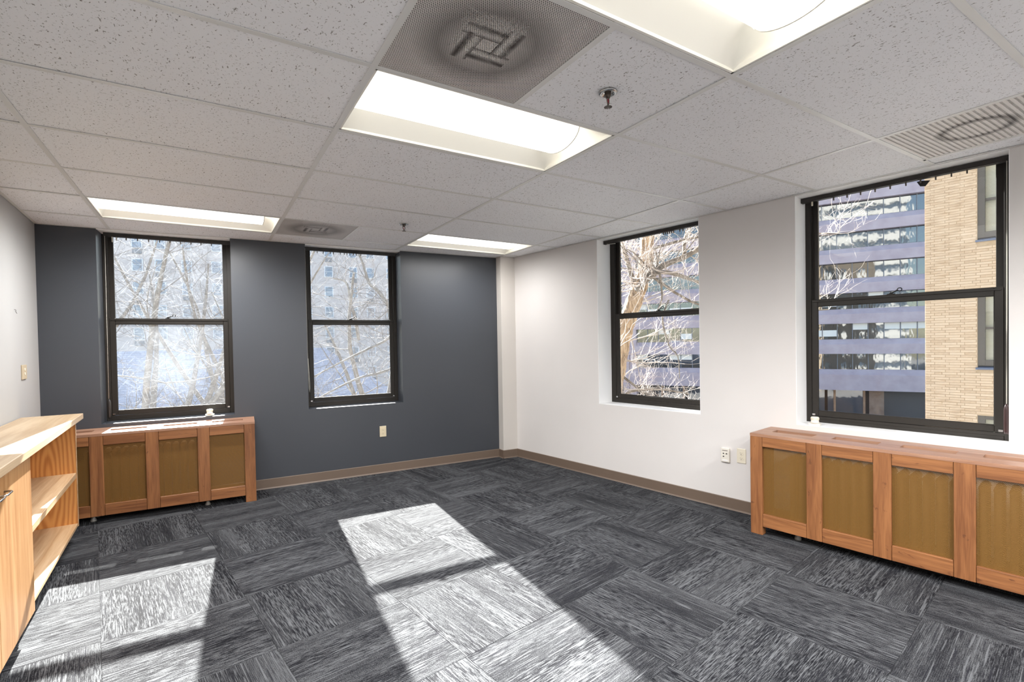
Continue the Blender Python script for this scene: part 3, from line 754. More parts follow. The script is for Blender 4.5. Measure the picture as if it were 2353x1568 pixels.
# ------------------------------------------------------------------ radiator covers with radiators inside
def bar(name, mat, parent, x0, x1, y0, y1, z0, z1, b=.002):
    """part with its own centred origin so that the grain differs piece by piece"""
    c = ((x0 + x1) / 2, (y0 + y1) / 2, (z0 + z1) / 2); mb = MB(); mb.box(x0 - c[0], x1 - c[0], y0 - c[1], y1 - c[1], z0 - c[2], z1 - c[2], b)
    return mb.build(name, mat, parent, c)
def make_cover(Fm, x0, posts, x1, depth, top, label):
    """front plane at y = -depth; posts = list of (a, b) stiles; end posts reach the floor"""
    t = thing('radiator_cover', at(Fm, x0, 0, 0), label, 'radiator cover'); L = x1 - x0; F = -depth; th = .022
    P = [(a - x0, b - x0) for a, b in posts]; g = .0009
    for k, (a, b) in enumerate(P):
        end = k in (0, len(P) - 1)
        bar('end_post' if end else 'stile', COVER_V, t, a + g, b - g, F, F + (.055 if end else th), (.0 if end else .060), top - .0205)
    for k in range(len(P) - 1):
        a, b = P[k][1], P[k + 1][0]
        bar('top_rail', COVER_H, t, a + g, b - g, F + .0006, F + th, .615, top - .0205)
        bar('bottom_rail', COVER_H, t, a + g, b - g, F + .0006, F + th, .060, .148)
        mb = MB(); mb.box(0, b - a + .02, 0, .0008, 0, .615 - .148 + .02); mb.build('mesh_panel', MESHM, t, (a - .01, F + th + .001, .138))
    for k, X in enumerate((0, L - .02)):
        if k == 1 and Fm is FR or k == 0 and Fm is FB: continue
        bar('side_panel', COVER_V, t, X, X + .02, F + .055, -.002, .06, top - .0205)
    # top board with slots, built as pieces around each slot
    sl_y0, sl_y1 = F + .135, F + .232
    mb = MB(); z0, z1 = top - .020, top
    xs = [0]; 
    for k in range(len(P) - 1): xs += [P[k][1] - .0, P[k + 1][0]]
    slots = [(P[k][1] + .012, P[k + 1][0] - .008) for k in range(len(P) - 1)]
    mb.box(0, L, F, sl_y0, z0, z1); mb.box(0, L, sl_y1, -.002, z0, z1)
    px = 0
    for a, b in slots: mb.box(px, a, sl_y0, sl_y1, z0, z1); px = b
    mb.box(px, L, sl_y0, sl_y1, z0, z1)
    c = (L / 2, 0, top); mb.v = [(p[0] - c[0], p[1], p[2] - c[2]) for p in mb.v]; mb.build('top_board', COVER_TOP_SKYLIT, t, c)
    return t
def make_radiator(Fm, x0, x1, label, yc=-.17):
    t = thing('radiator', at(Fm, x0, yc, 0), label, 'radiator'); L = x1 - x0; n = int(L / .058)
    mb = MB()
    for yy in (-.055, 0, .055):
        mb.tube([(0, yy, .10), (0, yy, .13), (0, yy, .52), (0, yy, .56)], [.012, .0185, .0185, .012], 10)
    for zz in (.12, .54): mb.tube([(0, -.075, zz), (0, -.06, zz), (0, .06, zz), (0, .075, zz)], [.012, .021, .021, .012], 10)
    me = mb.mesh('section', RADM)
    for k in range(n): link('section', me, t, (.03 + k * .058, 0, 0))
    for X in (.06 + .0, L - .06):
        for yy in (-.06, .06):
            mb = MB(); mb.lathe([(.020, .0), (.021, .010), (.013, .03), (.011, .06), (.015, .10)], 12, (X, yy, 0)); mb.build('foot', GALV, t)
RADM = plain('radiator_paint', (.26, .16, .07, 1), .5)
COVER_TOP_SKYLIT = wood('cover_wood_top_skylit', (.25, .125, .075, 1), (.38, .22, .145, 1), knots=False)  # paler and pinker than the front wood: sky reflection put into the colour
ps = [(2.982, 3.062)] + [(3.334 + .354 * k, 3.422 + .354 * k) for k in range(4)]; ps = ps + [(4.750, 4.83)]
make_cover(FR, 2.982, ps, 4.83, .358, .702, 'brown wooden radiator cover with mesh panels under the large right window')
psB = [(-4.262, -4.20)] + [(-3.936, -3.848), (-3.577, -3.488), (-3.218, -3.130), (-2.868, -2.783)]
make_cover(FB, -4.262, psB, -2.783, .356, .708, 'brown wooden radiator cover under the left slate-wall window, catching sunlight')
make_radiator(FR, 3.19, 4.70, 'column radiator inside the cover under the large right window', -.20)
make_radiator(FB, -4.00, -3.10, 'column radiator behind the sunlit mesh of the left radiator cover', -.20)

# ------------------------------------------------------------------ thermostatic dials on the sills
def make_dial(Fm, x, y, z, label, rz=0):
    t = thing('radiator_dial', at(Fm, x, y, z) @ Matrix.Rotation(rz, 4, 'Z'), label, 'radiator dial')
    mb = MB(); mb.box(-.036, .036, -.026, .026, 0, .016, .003); mb.build('base', OFFWHITE, t)
    mb = MB(); mb.lathe([(.030, .016), (.025, .026), (.024, .036), (.024, .040), (.0245, .056), (.022, .060), (.010, .061)], 28); mb.build('dial', OFFWHITE, t)
    rb = MB(); rb.box(.0238, .0262, -.0012, .0012, .041, .055); me = rb.mesh('rib', CREAM)
    for k in range(22): o = link('rib', me, t); o.rotation_euler = (0, 0, 2 * math.pi * k / 22)
make_dial(FR, 3.262, .035, OZ0 + .003, 'round ribbed off-white radiator dial on the sill of the large right window', .1)
make_dial(FB, -3.145, .055, OZ0 + .001, 'round off-white radiator dial on the sill of the left slate-wall window', 0)

# ------------------------------------------------------------------ outlets and plates
def outlet(Fm, x, z, label, mat, w_=.070, h_=.114):
    t = thing('wall_outlet', at(Fm, x, 0, z), label, 'outlet')
    mb = MB(); mb.box(-w_ / 2, w_ / 2, -.006, 0, -h_ / 2, h_ / 2, .002); mb.build('plate', mat, t)
    for dz in (.0195, -.0195):
        mb = MB(); n = 20; poly = []
        for k in range(n):
            a_ = 2 * math.pi * k / n; poly.append((.0168 * math.cos(a_), max(-.0138, min(.0138, .0168 * math.sin(a_)))))
        vs = [(p[0], -.0060, p[1] + dz) for p in poly] + [(p[0], -.0082, p[1] + dz) for p in poly]
        mb.add(vs, [tuple(range(n, 2 * n))] + [(i, (i + 1) % n, n + (i + 1) % n, n + i) for i in range(n)])
        r = mb.build('receptacle', mat, t); s_ = MB()
        s_.box(-.0072, -.0056, -.0086, -.0080, dz + .000, dz + .008); s_.box(.0056, .0072, -.0086, -.0080, dz + .001, dz + .007)
        s_.lathe([(.0027, -.0080), (.0027, -.0086)], 12, (0, 0, dz - .007), 'y'); s_.build('slots', SLOT, r)
    mb = MB(); mb.lathe([(.003, -.006), (.0025, -.0078), (.0005, -.0082)], 12, (0, 0, 0), 'y'); mb.build('screw', CREAM, t)
outlet(FB, -1.561, .443, 'yellowed ivory outlet low on the slate wall', IVORY)
outlet(FR, 2.762, .444, 'cream outlet on the white wall beside the right radiator cover', CREAM)
t = thing('data_plate', at(FR, 2.640, 0, .434), 'boxy off-white communications plate with three jacks, left of the cream outlet', 'wall plate')
mb = MB(); mb.box(-.034, .034, -.020, 0, -.057, .057, .003); mb.build('box', OFFWHITE, t)
for x, z in ((-.012, .012), (.012, .012), (-.012, -.012)):
    mb = MB(); mb.prism([(-.006, -.004), (.006, -.004), (.006, .003), (.003, .005), (-.003, .005), (-.006, .003)], 0, .0008)
    o = mb.build('jack', SLOT, t, (x, -.0202, z)); o.rotation_euler = (math.radians(90), 0, 0)
mb = MB(); mb.box(-.022, .022, -.0215, -.020, .034, .040); mb.build('label_strip', plain('grey_strip', (.25, .22, .2, 1), .5), t)
mb = MB(); mb.box(-.022, .022, -.0212, -.020, -.046, -.036); mb.build('label_window', plain('white_label', (.85, .85, .85, 1), .3), t)
FLw = Matrix((-ll, lnrm, _z)).transposed().to_4x4(); FLw.translation = P_FL     # left wall, x negative going towards the camera
yq = 3.034; dq = -(P_FL.y - yq)
t = thing('switch_plate', at(FLw, dq, 0, 1.213), 'tan wall plate on the white left wall above the counter', 'wall plate')
mb = MB(); mb.box(-.060, .060, -.009, 0, -.052, .052, .002); mb.build('plate', plain('tan_plastic', (.48, .40, .28, 1), .45), t)
for dz in (.018, -.014):
    mb = MB(); mb.lathe([(.012, -.009), (.011, -.012)], 16, (0, 0, dz), 'y'); mb.build('button', CREAM, t)
t = thing('wall_hook', at(FLw, -(P_FL.y - 2.866), 0, 1.639), 'tiny metal picture hook on the white left wall', 'hook')
mb = MB(); mb.tube([(-.012, 0, .012), (-.012, -.006, .012), (.006, -.006, .010), (-.010, -.007, .002), (-.008, -.010, -.010), (.0, -.012, -.014)], .0016, 6); mb.build('wire', IRON, t)

# ------------------------------------------------------------------ built-in cupboard with open shelves and counter
CB0 = Vector((-.140, 2.87, 0)); cdv = Vector((.037, -1, 0)).normalized()
# frame: x = into the room, y = away from the camera (towards the far wall), z up ; origin at the far front bottom corner
FC = Matrix((Vector((-cdv.y, cdv.x, 0)), -cdv, _z)).transposed().to_4x4(); FC.translation = CB0 + cdv * .05
D0 = .300; LEN = 2.75; ZB, ZT = .10, .862
t = thing('cupboard', FC, 'oak cupboard with an open shelf bay at its far end, along the left wall', 'cupboard')
bar('end_panel', OAK_BACK, t, -D0, -.001, -.019, 0, ZB, ZT - .003)
bar('divider', OAK_BACK, t, -D0, -.001, -1.352, -1.333, ZB, ZT - .003)
bar('end_panel', OAK_X, t, -D0, -.001, -LEN, -LEN + .019, ZB, ZT - .003)
bar('edge_band', OAK_SHELF, t, -.001, .0012, -.020, .0005, ZB, ZT - .003, 0); bar('edge_band', OAK_SHELF, t, -.001, .0012, -1.353, -1.332, ZB, ZT - .003, 0)
bar('back_panel', OAK_BACK, t, -D0, -D0 + .008, -1.333, -.019, ZB + .022, ZT - .02)
bar('back_panel', OAK_BACK, t, -D0, -D0 + .008, -LEN + .02, -1.353, ZB + .022, ZT - .02)
bar('bottom_board', OAK_SHELF, t, -D0 + .008, -.002, -1.333, -.019, ZB, ZB + .022)
bar('bottom_board', OAK_SHELF, t, -D0 + .008, -.002, -LEN + .02, -1.353, ZB, ZB + .022)
bar('shelf', OAK_SHELF, t, -D0 + .008, -.003, -1.333, -.019, .448, .486)
bar('top_rail', OAK_SHELF, t, -.022, -.001, -1.333, -.019, ZT - .026, ZT - .003)
bar('top_rail', OAK_SHELF, t, -.022, -.001, -LEN + .02, -1.353, ZT - .026, ZT - .003)
bar('filler_strip', OAK_DOOR, t, -.001, .006, -1.385, -1.356, ZB, ZT - .010)
DY = [(-1.390, -1.925), (-1.929, -2.464)]
for k, (ya, yb) in enumerate(DY):
    c = (.011, (ya + yb) / 2, (ZB + ZT) / 2); mb = MB(); hw = (ya - yb) / 2
    mb.box(-.009, .009, -hw, hw, -(ZT - ZB) / 2, (ZT - ZB) / 2 - .012, .002); d = mb.build('door', OAK_DOOR, t, c)
    yy = (-hw + .058) if k == 0 else (hw - .035); yy2 = yy
    m_ = MB(); m_.tube([(.009, yy + .045, .305), (.030, yy + .043, .305), (.036, yy + .030, .305), (.036, yy - .030, .305), (.030, yy - .043, .305), (.009, yy - .045, .305)], .0042, 8)
    m_.build('handle', CHROME, d)
bar('toe_kick', plain('toe_kick_dark', (.05, .03, .02, 1), .7), t, -D0, -.055, -LEN + .01, -.02, .004, ZB)
t = thing('counter', at(FC, 0, 0, ZT), 'pale oak counter slab on top of the cupboard, streaked with sunlight', 'counter')
mb = MB(); mb.box(-D0 - .002, .034, -LEN - .02, .075, -.002, .038, .003); mb.build('slab', OAK_TOP, t)

# EXTERIOR -----------------------------------------------------------------
GZ = -9.0
def noisy(name, c1, c2, scale=3, rough=.85, det=3, bump=0):
    m = NT(name, c1, rough); v = m.coord('Object'); n = m.noise(v, scale, det, .6); m.col(m.ramp(n, [(.35, c1), (.65, c2)]))
    if bump: m.bump(m.noise(v, scale * 30, 2), bump, .01)
    return m.m
# ground
mb = MB(); mb.box(-150, 200, -120, 220, GZ - .3, GZ); mb.build('street_ground', noisy('pale_paving', (.24, .235, .23, 1), (.31, .30, .29, 1), .3), kind='structure')

# ---- office building with horizontal bands
OA = Vector((66.9, 24.6, 0)); oaz = Vector((-.485, .875, 0)).normalized(); onr = Vector((-.875, -.485, 0)).normalized()
FO = Matrix((-oaz, -onr, _z)).transposed().to_4x4(); FO.translation = OA     # x to the right as seen, y away, z up
CONC = noisy('violet_concrete', (.33, .27, .30, 1), (.40, .34, .37, 1), .7, .8, 4, .15)
MULL = plain('mullion_grey', (.13, .14, .17, 1), .5); JOINT = plain('joint_dark', (.10, .09, .12, 1), .8)
def wavy_pane():
    m = NT('office_pane', (.02, .025, .03, 1), .04); m.b.inputs['Specular IOR Level'].default_value = 1.0; m.b.inputs['IOR'].default_value = 1.65
    v = m.coord('Object', rand=True); n = m.noise(m.coord(vec=v, scale=(1, 1, .5)), 1.3, 2); m.bump(n, .12, .06)
    return m.m
OPANE = wavy_pane()
ob = thing('office_building', FO, 'purplish concrete office block with ribbon windows across the street', 'building')
X0, X1 = -48.0, 14.0
mb = MB(); mb.box(X0, X1, 1.5, 16, GZ, 26.0); mb.build('core', plain('office_dark', (.03, .03, .035, 1), .7), ob)
tops = [3.0 + 3.6 * k for k in range(-1, 7)]      # window-strip tops
WH = 1.86
for k, zt in enumerate(tops):
    zn = zt + (3.6 - WH)
    mb = MB(); mb.extr([(.55, zt), (0, zt), (0, zt + 1.12), (.48, zn), (1.2, zn), (1.2, zt)], X0, X1); mb.build('spandrel', CONC, ob)
zb = tops[0] - WH
mb = MB(); mb.extr([(.55, -4.93), (0, -4.93), (0, zb - .62), (.48, zb), (1.2, zb), (1.2, -4.93)], X0, X1); mb.build('spandrel', CONC, ob)
piers = (-28.3, -44.3)
for px in piers:
    mb = MB(); mb.box(px - .95, px - .04, .05, 1.3, GZ, 26); mb.box(px + .04, px + .95, .05, 1.3, GZ, 26); mb.build('pier', CONC, ob)
pm = {}
cnt = 0
pane_tpl = MB(); pane_tpl.box(.04, 1.46, 0, .03, .04, WH - .04); pme = pane_tpl.mesh('pane', OPANE)
bl_tpl = MB(); bl_tpl.box(.05, 1.45, 0, .02, 0, 1.0); BLINDM = plain('roller_blind', (.62, .62, .60, 1), .8); ble = bl_tpl.mesh('blind', BLINDM)
rg = random.Random(11)
mul = MB()
for k, zt in enumerate(tops):
    z0 = zt - WH
    for q in range(-28, 4):
        x = q * 1.5 + 1.2
        if any(abs(x + .75 - px) < 1.7 for px in piers): continue
        if x + 40 < 0: continue
        if cnt < 290:
            link('pane', pme, ob, (x, .60, z0)); cnt += 1
        mul.box(x - .035, x + .035, .52, .66, z0, zt)
        if k < 3 and rg.random() < .4:
            b = link('blind', ble, ob, (x, .57, zt - (1.5 if rg.random() < .3 else .75))); b.scale = (1, 1, .75 if True else 1)
mul.build('mullions', MULL, ob, kind='stuff')
mb = MB()
for k, zt in enumerate(tops): mb.box(X0, X1, .66, .70, zt - WH, zt)
mb.build('glazing_backing', OPANE, ob, fast=True)
# storefront level
for i, (xa, xb, m_) in enumerate(((-12.5, -8.6, 'g'), (-8.3, -4.6, 'g'), (-4.3, -.6, 'g'), (-.2, 1.2, 'c'), (-16.6, -12.8, 'g'), (-20.5, -16.9, 'g'), (-24.4, -20.8, 'g'), (-34, -30, 'g'), (-38, -34.3, 'g'))):
    mb = MB(); mb.box(xa, xb, .8, .86, GZ + .2, -4.95)
    mb.build('shop_window' if m_ == 'g' else 'column', OPANE if m_ == 'g' else noisy('brown_stone', (.16, .10, .07, 1), (.22, .15, .11, 1), 1), ob)

for i in range(9):
    mb = MB(); x = -24 + 2.9 * i; mb.box(x, x + .22, .62, .80, GZ + .2, -4.95); mb.build('shop_mullion', noisy('brown_post', (.22, .12, .07, 1), (.30, .18, .11, 1), 1), ob)
# buildings on our side of the street, seen only mirrored in the office panes
def striped_tower(x, y, rz, w_, d_, h_, m1, m2, label, fh=3.4):
    t = thing('striped_tower', Matrix.Translation((x, y, GZ)) @ Matrix.Rotation(rz, 4, 'Z'), label, 'building')
    mb = MB(); mb.box(-w_ / 2 + .4, w_ / 2 - .4, -d_ / 2 + .4, d_ / 2 - .4, 0, h_); mb.build('core', m2, t)
    b = MB(); b.box(-w_ / 2, w_ / 2, -d_ / 2, d_ / 2, 0, 1.7); me = b.mesh('band', m1)
    for k in range(int(h_ / fh) + 1): link('band', me, t, (0, 0, k * fh))
    return t
striped_tower(-30, -42, .5, 34, 20, 62, plain('pale_band', (.75, .74, .70, 1), .7), plain('tower_glass', (.06, .09, .13, 1), .1), 'white banded tower seen mirrored in the upper office windows')
OWN = noisy('own_facade', (.50, .38, .25, 1), (.58, .45, .30, 1), .6)
ofb = thing('own_building', FR.copy(), 'tan street front of the building the room is in, mirrored in the office panes', 'building')
for z0, z1 in ((GZ, -.26), (3.02, 14.0)):
    zs_ = [z0 + .9 + 3.3 * k for k in range(int((z1 - z0) / 3.3) + 1) if z0 + .9 + 3.3 * k + 1.7 < z1]
    mb = wall_mesh(None, -.5, 16.0, [(1.4 + 1.8 * c, 2.4 + 1.8 * c, z, z + 1.7) for c in range(8) for z in zs_], .26, z0, z1)
    mb.build('street_wall', OWN, ofb)
    mb = MB(); mb.box(-.5, 16.0, .0, .1, z0, z1); mb.build('dark_glazing', plain('own_panes', (.04, .05, .06, 1), .2), ofb)
TAN = noisy('tan_render', (.62, .46, .27, 1), (.70, .54, .34, 1), .5)

# ---- tan brick building facing the right wall
FK = at(FR, 0, 14.0, 0)
kb = thing('brick_building', FK, 'tan brick building with dark-framed windows filling the right part of the large window', 'building')
MORT = noisy('mortar', (.36, .28, .19, 1), (.44, .35, .25, 1), 6)
def brickmat():
    m = NT('tan_brick', (.6, .45, .3, 1), .85); oi = m.node('ShaderNodeObjectInfo')
    v = m.coord('Object'); ge = m.node('ShaderNodeNewGeometry')
    n = m.noise(v, 14, 2); r = m.math('ADD', m.math('MULTIPLY', oi.outputs['Random'], .6), m.math('MULTIPLY', n, .4))
    m.col(m.ramp(r, [(.12, (.42, .32, .22, 1)), (.4, (.50, .395, .285, 1)), (.75, (.54, .44, .33, 1))])); m.bump(m.noise(v, 90, 2), .2, .004); return m.m
def brickmat2():
    m = NT('tan_brick_far', (.6, .45, .3, 1), .85); v = m.coord('Object')
    n = m.noise(m.coord(vec=v, scale=(3.3, 1, 14.7)), 1, 1)
    m.col(m.ramp(n, [(.3, (.42, .32, .22, 1)), (.5, (.50, .395, .285, 1)), (.7, (.54, .44, .33, 1))])); return m.m
TBR = brickmat(); TBR2 = brickmat2()
KX0, KX1 = 1.565, 16.0
WINS = [(2.62 + 3.4 * c, 3.75 + 3.4 * c, .45 + 3.35 * r, 2.59 + 3.35 * r) for c in range(4) for r in range(-3, 5)]
mb = wall_mesh(None, KX0 + .004, KX1, [w_ for w_ in WINS], .35, GZ, 20.0)
mb.add([(KX0 + .004, .35, GZ), (KX0 + .004, 9, GZ), (KX0 + .004, 9, 20), (KX0 + .004, .35, 20)], [(0, 1, 2, 3)]); mb.build('wall_core', MORT, kb)
BL_, BC = .305, .0677; jt = .009
cands = []
nrow0 = int((GZ) / BC)
z = -6.0; row = 0
rb = random.Random(5)
rest = MB(); parts = []
while z < 10.5:
    off_ = 0 if row % 2 == 0 else BL_ / 2
    header_row = row % 6 == 3
    x = KX0
    first = .118 if row % 2 == 0 else .20
    while x < 8.0:
        ln = (first if x == KX0 else (BL_ * .5 if (header_row and rb.random() < .6) else BL_)); xb = x + ln
        xa_, xb_ = x, min(xb, 8.0)
        ok = True
        for wx0, wx1, wz0, wz1 in WINS:
            if z + BC > wz0 - .06 and z < wz1 and xb_ > wx0 and xa_ < wx1:
                if xa_ < wx0 - .03: xb_ = wx0
                elif xb_ > wx1 + .03: xa_ = wx1
                else: ok = False
        if ok and xb_ - xa_ > .03:
            parts.append((xa_, xb_ - jt, z, z + BC - jt, rb.uniform(-.002, .004)))
        x = xb
    z += BC; row += 1
campos = FK.inverted() @ CAM
vis = [p for p in parts if p[0] < 3.35 and -1.2 < p[2] < 6.4]
vis.sort(key=lambda p: (Vector((p[0], 0, p[2])) - campos).length)
near = set(vis[:298])
bcache = {}
for p in parts:
    xa, xb, za, zb_, pr = p
    if p in near:
        key = round(xb - xa, 3)
        if key not in bcache:
            m0 = MB(); m0.box(0, xb - xa, -.008, .01, 0, zb_ - za, .0015); bcache[key] = m0.mesh('brick', TBR)
        link('brick', bcache[key], kb, (xa, -pr, za))
    else: rest.add([(xa, -.008 - pr, za), (xb, -.008 - pr, za), (xb, -.008 - pr, zb_), (xa, -.008 - pr, zb_), (xa, .0, za), (xb, .0, za), (xb, .0, zb_), (xa, .0, zb_)],
                   [(0, 1, 2, 3), (0, 4, 5, 1), (3, 2, 6, 7), (0, 3, 7, 4), (1, 5, 6, 2)])
rest.build('brickwork', TBR2, kb, fast=True, kind='stuff')
# corner return bricks
mb = MB(); z = -6.0; row = 0
while z < 10.5:
    y = 0
    while y < 4:
        ln = .30 if (row % 2 == 0 or y) else .145; mb.box(KX0 - .006, KX0 + .006, y, y + ln - jt, z, z + BC - jt); y += ln
    z += BC; row += 1
mb.build('corner_return', TBR2, kb, fast=True, kind='stuff')
KFR = plain('window_bronze', (.075, .070, .065, 1), .5); KSILL = plain('blue_grey_sill', (.09, .12, .19, 1), .6)
KBL = NT('venetian', (.7, .7, .66, 1), .7)
_v = KBL.coord('Object'); _w = KBL.node('ShaderNodeTexWave', wave_type='BANDS', bands_direction='Z'); _w.inputs['Scale'].default_value = 9; _w.inputs['Distortion'].default_value = .4
KBL.lk(_v, _w.inputs['Vector']); KBL.col(KBL.ramp(_w.outputs['Fac'], [(.2, (.40, .42, .40, 1)), (.6, (.72, .74, .70, 1))]))
for c in range(2):
    for r in range(-2, 3):
        wx0, wx1, wz0, wz1 = 2.62 + 3.4 * c, 3.75 + 3.4 * c, .45 + 3.35 * r, 2.59 + 3.35 * r
        mb = MB(); frame_rect(mb, wx0, wx1, wz0 + .10, wz1, .02, .16, .14, .14, .15, .10); mb.box(wx0 + .14, wx1 - .14, .07, .13, wz0 + 1.06, wz0 + 1.12)
        fr = mb.build('window_frame', KFR, kb)
        mb = MB(); mb.box(wx0 + .14, wx1 - .14, .10, .105, wz0 + .2, wz1 - .08); mb.build('pane', GLASS_CLEAR, fr)
        mb = MB(); mb.box(wx0 + .12, wx1 - .12, .20, .21, wz0 + .2, wz1 - .05); mb.build('venetian_blind', KBL.m, fr)
        mb = MB(); mb.extr([(-.05, wz0 + .0), (.17, wz0 + .0), (.17, wz0 + .10), (-.05, wz0 + .045)], wx0 - .035, wx1 + .035); mb.build('window_sill', KSILL, kb)

# ---- apartment block beyond the slate wall
ab = thing('apartment_building', Matrix.Translation((19.7, 74.7, GZ)) @ Matrix.Rotation(-.16, 4, 'Z'), 'tall pale brick apartment block behind the bare trees', 'building')
ABM = noisy('pale_brick', (.36, .33, .325, 1), (.42, .38, .37, 1), .4); DARKW = plain('apt_window', (.10, .14, .20, 1), .15); WTRIM = plain('apt_trim', (.48, .50, .54, 1), .6)
mb = MB(); mb.box(-52, 12, 0, 18, 0, 38); mb.build('wall', ABM, ab)
wm = MB(); wm.box(-.62, .62, -.10, .02, 0, 1.65); wme = wm.mesh('window', WTRIM)
wp = MB(); wp.box(-.50, .50, -.13, -.09, .10, .80); wp.box(-.50, .50, -.13, -.09, .87, 1.55); wpe = wp.mesh('pane', DARKW)
ac = MB(); ac.box(-.5, .5, -.2, .02, -.75, -.15); ace = ac.mesh('air_conditioner', plain('ac_dark', (.10, .11, .13, 1), .6))
nwin = 0
for col in range(-16, 4):
    for fl in range(2, 12):
        x = col * 3.05 + .2 + (.5 if col % 3 == 0 else 0); z = fl * 3.05 - .55
        if nwin >= 240: break
        wdo = link('window', wme, ab, (x, 0, z)); p_ = link('pane', wpe, wdo); nwin += 1
        if (col * 7 + fl * 3) % 4 == 1: link('air_conditioner', ace, ab, (x, 0, z))

# ---- slate roofed house
SLATE = NT('slate_roof', (.20, .25, .36, 1), .6); _v = SLATE.coord('Object'); _b = SLATE.node('ShaderNodeTexBrick'); _b.inputs['Scale'].default_value = 1
_b.inputs['Brick Width'].default_value = .3; _b.inputs['Row Height'].default_value = .12; _b.inputs['Mortar Size'].default_value = .012
_b.inputs['Color1'].default_value = (.25, .28, .35, 1); _b.inputs['Color2'].default_value = (.21, .24, .31, 1); _b.inputs['Mortar'].default_value = (.17, .19, .25, 1)
SLATE.lk(_v, _b.inputs['Vector']); SLATE.col(_b.outputs['Color'])
hb = thing('slate_roofed_house', Matrix.Translation((5.0, 25.0, GZ)) @ Matrix.Rotation(.06, 4, 'Z'), 'low house with a large blue-grey slate roof seen through the slate-wall windows', 'house')
mb = MB(); mb.box(-14, 6.3, -6.2, 6, 0, 5.2); mb.build('wall', noisy('house_wall', (.30, .29, .28, 1), (.36, .34, .33, 1), 1), hb)
mb = MB(); rz_ = 10.3; ez = 5.0
mb.add([(-15, -7.2, ez), (7.2, -7.2, ez), (7.2, 7, ez), (-15, 7, ez), (-9, 0, rz_), (1.0, 0, rz_), (-15, -7.2, ez - .3), (7.2, -7.2, ez - .3), (7.2, 7, ez - .3), (-15, 7, ez - .3)],
       [(0, 1, 5, 4), (1, 2, 5), (2, 3, 4, 5), (3, 0, 4), (0, 6, 7, 1), (1, 7, 8, 2), (2, 8, 9, 3), (3, 9, 6, 0), (6, 9, 8, 7)]); mb.build('roof', SLATE.m, hb)
mb = MB(); mb.box(-3, -2.2, -1, .2, 9, 11.0); mb.build('chimney', noisy('chimney_brick', (.3, .2, .16, 1), (.36, .25, .2, 1), 3), hb)

# ---- trees
BARK = NT('bark', (.3, .24, .18, 1), .9); _v = BARK.coord('Object'); _n = BARK.noise(BARK.coord(vec=_v, scale=(9, 9, 1.6)), 2.2, 4, .65, .6)
BARK.col(BARK.ramp(_n, [(.32, (.10, .065, .04, 1)), (.52, (.36, .26, .17, 1)), (.7, (.55, .44, .32, 1))])); BARK.bump(_n, .9, .03)
LIMB = noisy('limb_bark', (.10, .085, .07, 1), (.20, .175, .15, 1), 8); TWIG_SUNLIT = noisy('twig_bark_sunlit', (.38, .33, .30, 1), (.52, .47, .43, 1), 6)  # twigs far paler than limbs: sunlight on them put into the colour
def grow(mbs, p, d, length, r, depth, rg, upb=.06, fine=4, spread=.75):
    """recursive bare branch; mbs = (limbs, twigs)"""
    n = 5; pts = [p.copy()]; rr = [r]; cur = p.copy(); dd = d.normalized()
    for k in range(n):
        dd = (dd + Vector((rg.uniform(-1, 1), rg.uniform(-1, 1), rg.uniform(-1, 1))) * .22 + Vector((0, 0, upb))).normalized()
        cur = cur + dd * (length / n); pts.append(cur.copy()); rr.append(r * (1 - .62 * (k + 1) / n))
    (mbs[0] if r > .016 else mbs[1]).tube(pts, rr, 6 if r > .03 else (4 if r > .009 else 3), caps=False)
    if depth <= 0: return
    nb_ = fine
    for k in range(nb_):
        i = 1 + int((k + rg.random()) * (n - .001) / nb_); i = min(i, n)
        ax = Vector((rg.uniform(-1, 1), rg.uniform(-1, 1), rg.uniform(-.6, .8))).normalized()
        td = (pts[i] - pts[i - 1]).normalized(); nd = (td * (1 - spread * .35) + ax * spread).normalized()
        grow(mbs, pts[i], nd, length * rg.uniform(.45, .72), max(rr[i] * .62, .0022), depth - 1, rg, upb * .6, fine, spread)
def smooth_path(pts, k=3):
    P = [Vector(p) for p in pts]; out = []
    for i in range(len(P) - 1):
        p0, p1, p2, p3 = P[max(i - 1, 0)], P[i], P[i + 1], P[min(i + 2, len(P) - 1)]
        for q in range(k):
            t = q / k; out.append(.5 * ((2 * p1) + (p2 - p0) * t + (2 * p0 - 5 * p1 + 4 * p2 - p3) * t * t + (3 * p1 - p0 - 3 * p2 + p3) * t ** 3))
    out.append(P[-1]); return out
def limb(mbs, pts, r0, r1, rg, side=10, ln=1.3, depth=2, fine=4, seg=9, tgt=0):
    P = smooth_path(pts); n = len(P); rr = [r0 + (r1 - r0) * i / (n - 1) + rg.uniform(-.04, .04) * r0 for i in range(n)]
    mbs[tgt].tube(P, rr, seg, caps=True)
    for k in range(side):
        i = rg.randrange(1, n); d = Vector((rg.uniform(-1, 1), rg.uniform(-1, 1), rg.uniform(-.5, 1)))
        grow(mbs, P[i], d, ln * rg.uniform(.6, 1.2), max(min(rr[i] * .28, .02), .006), depth, rg, .02, fine)
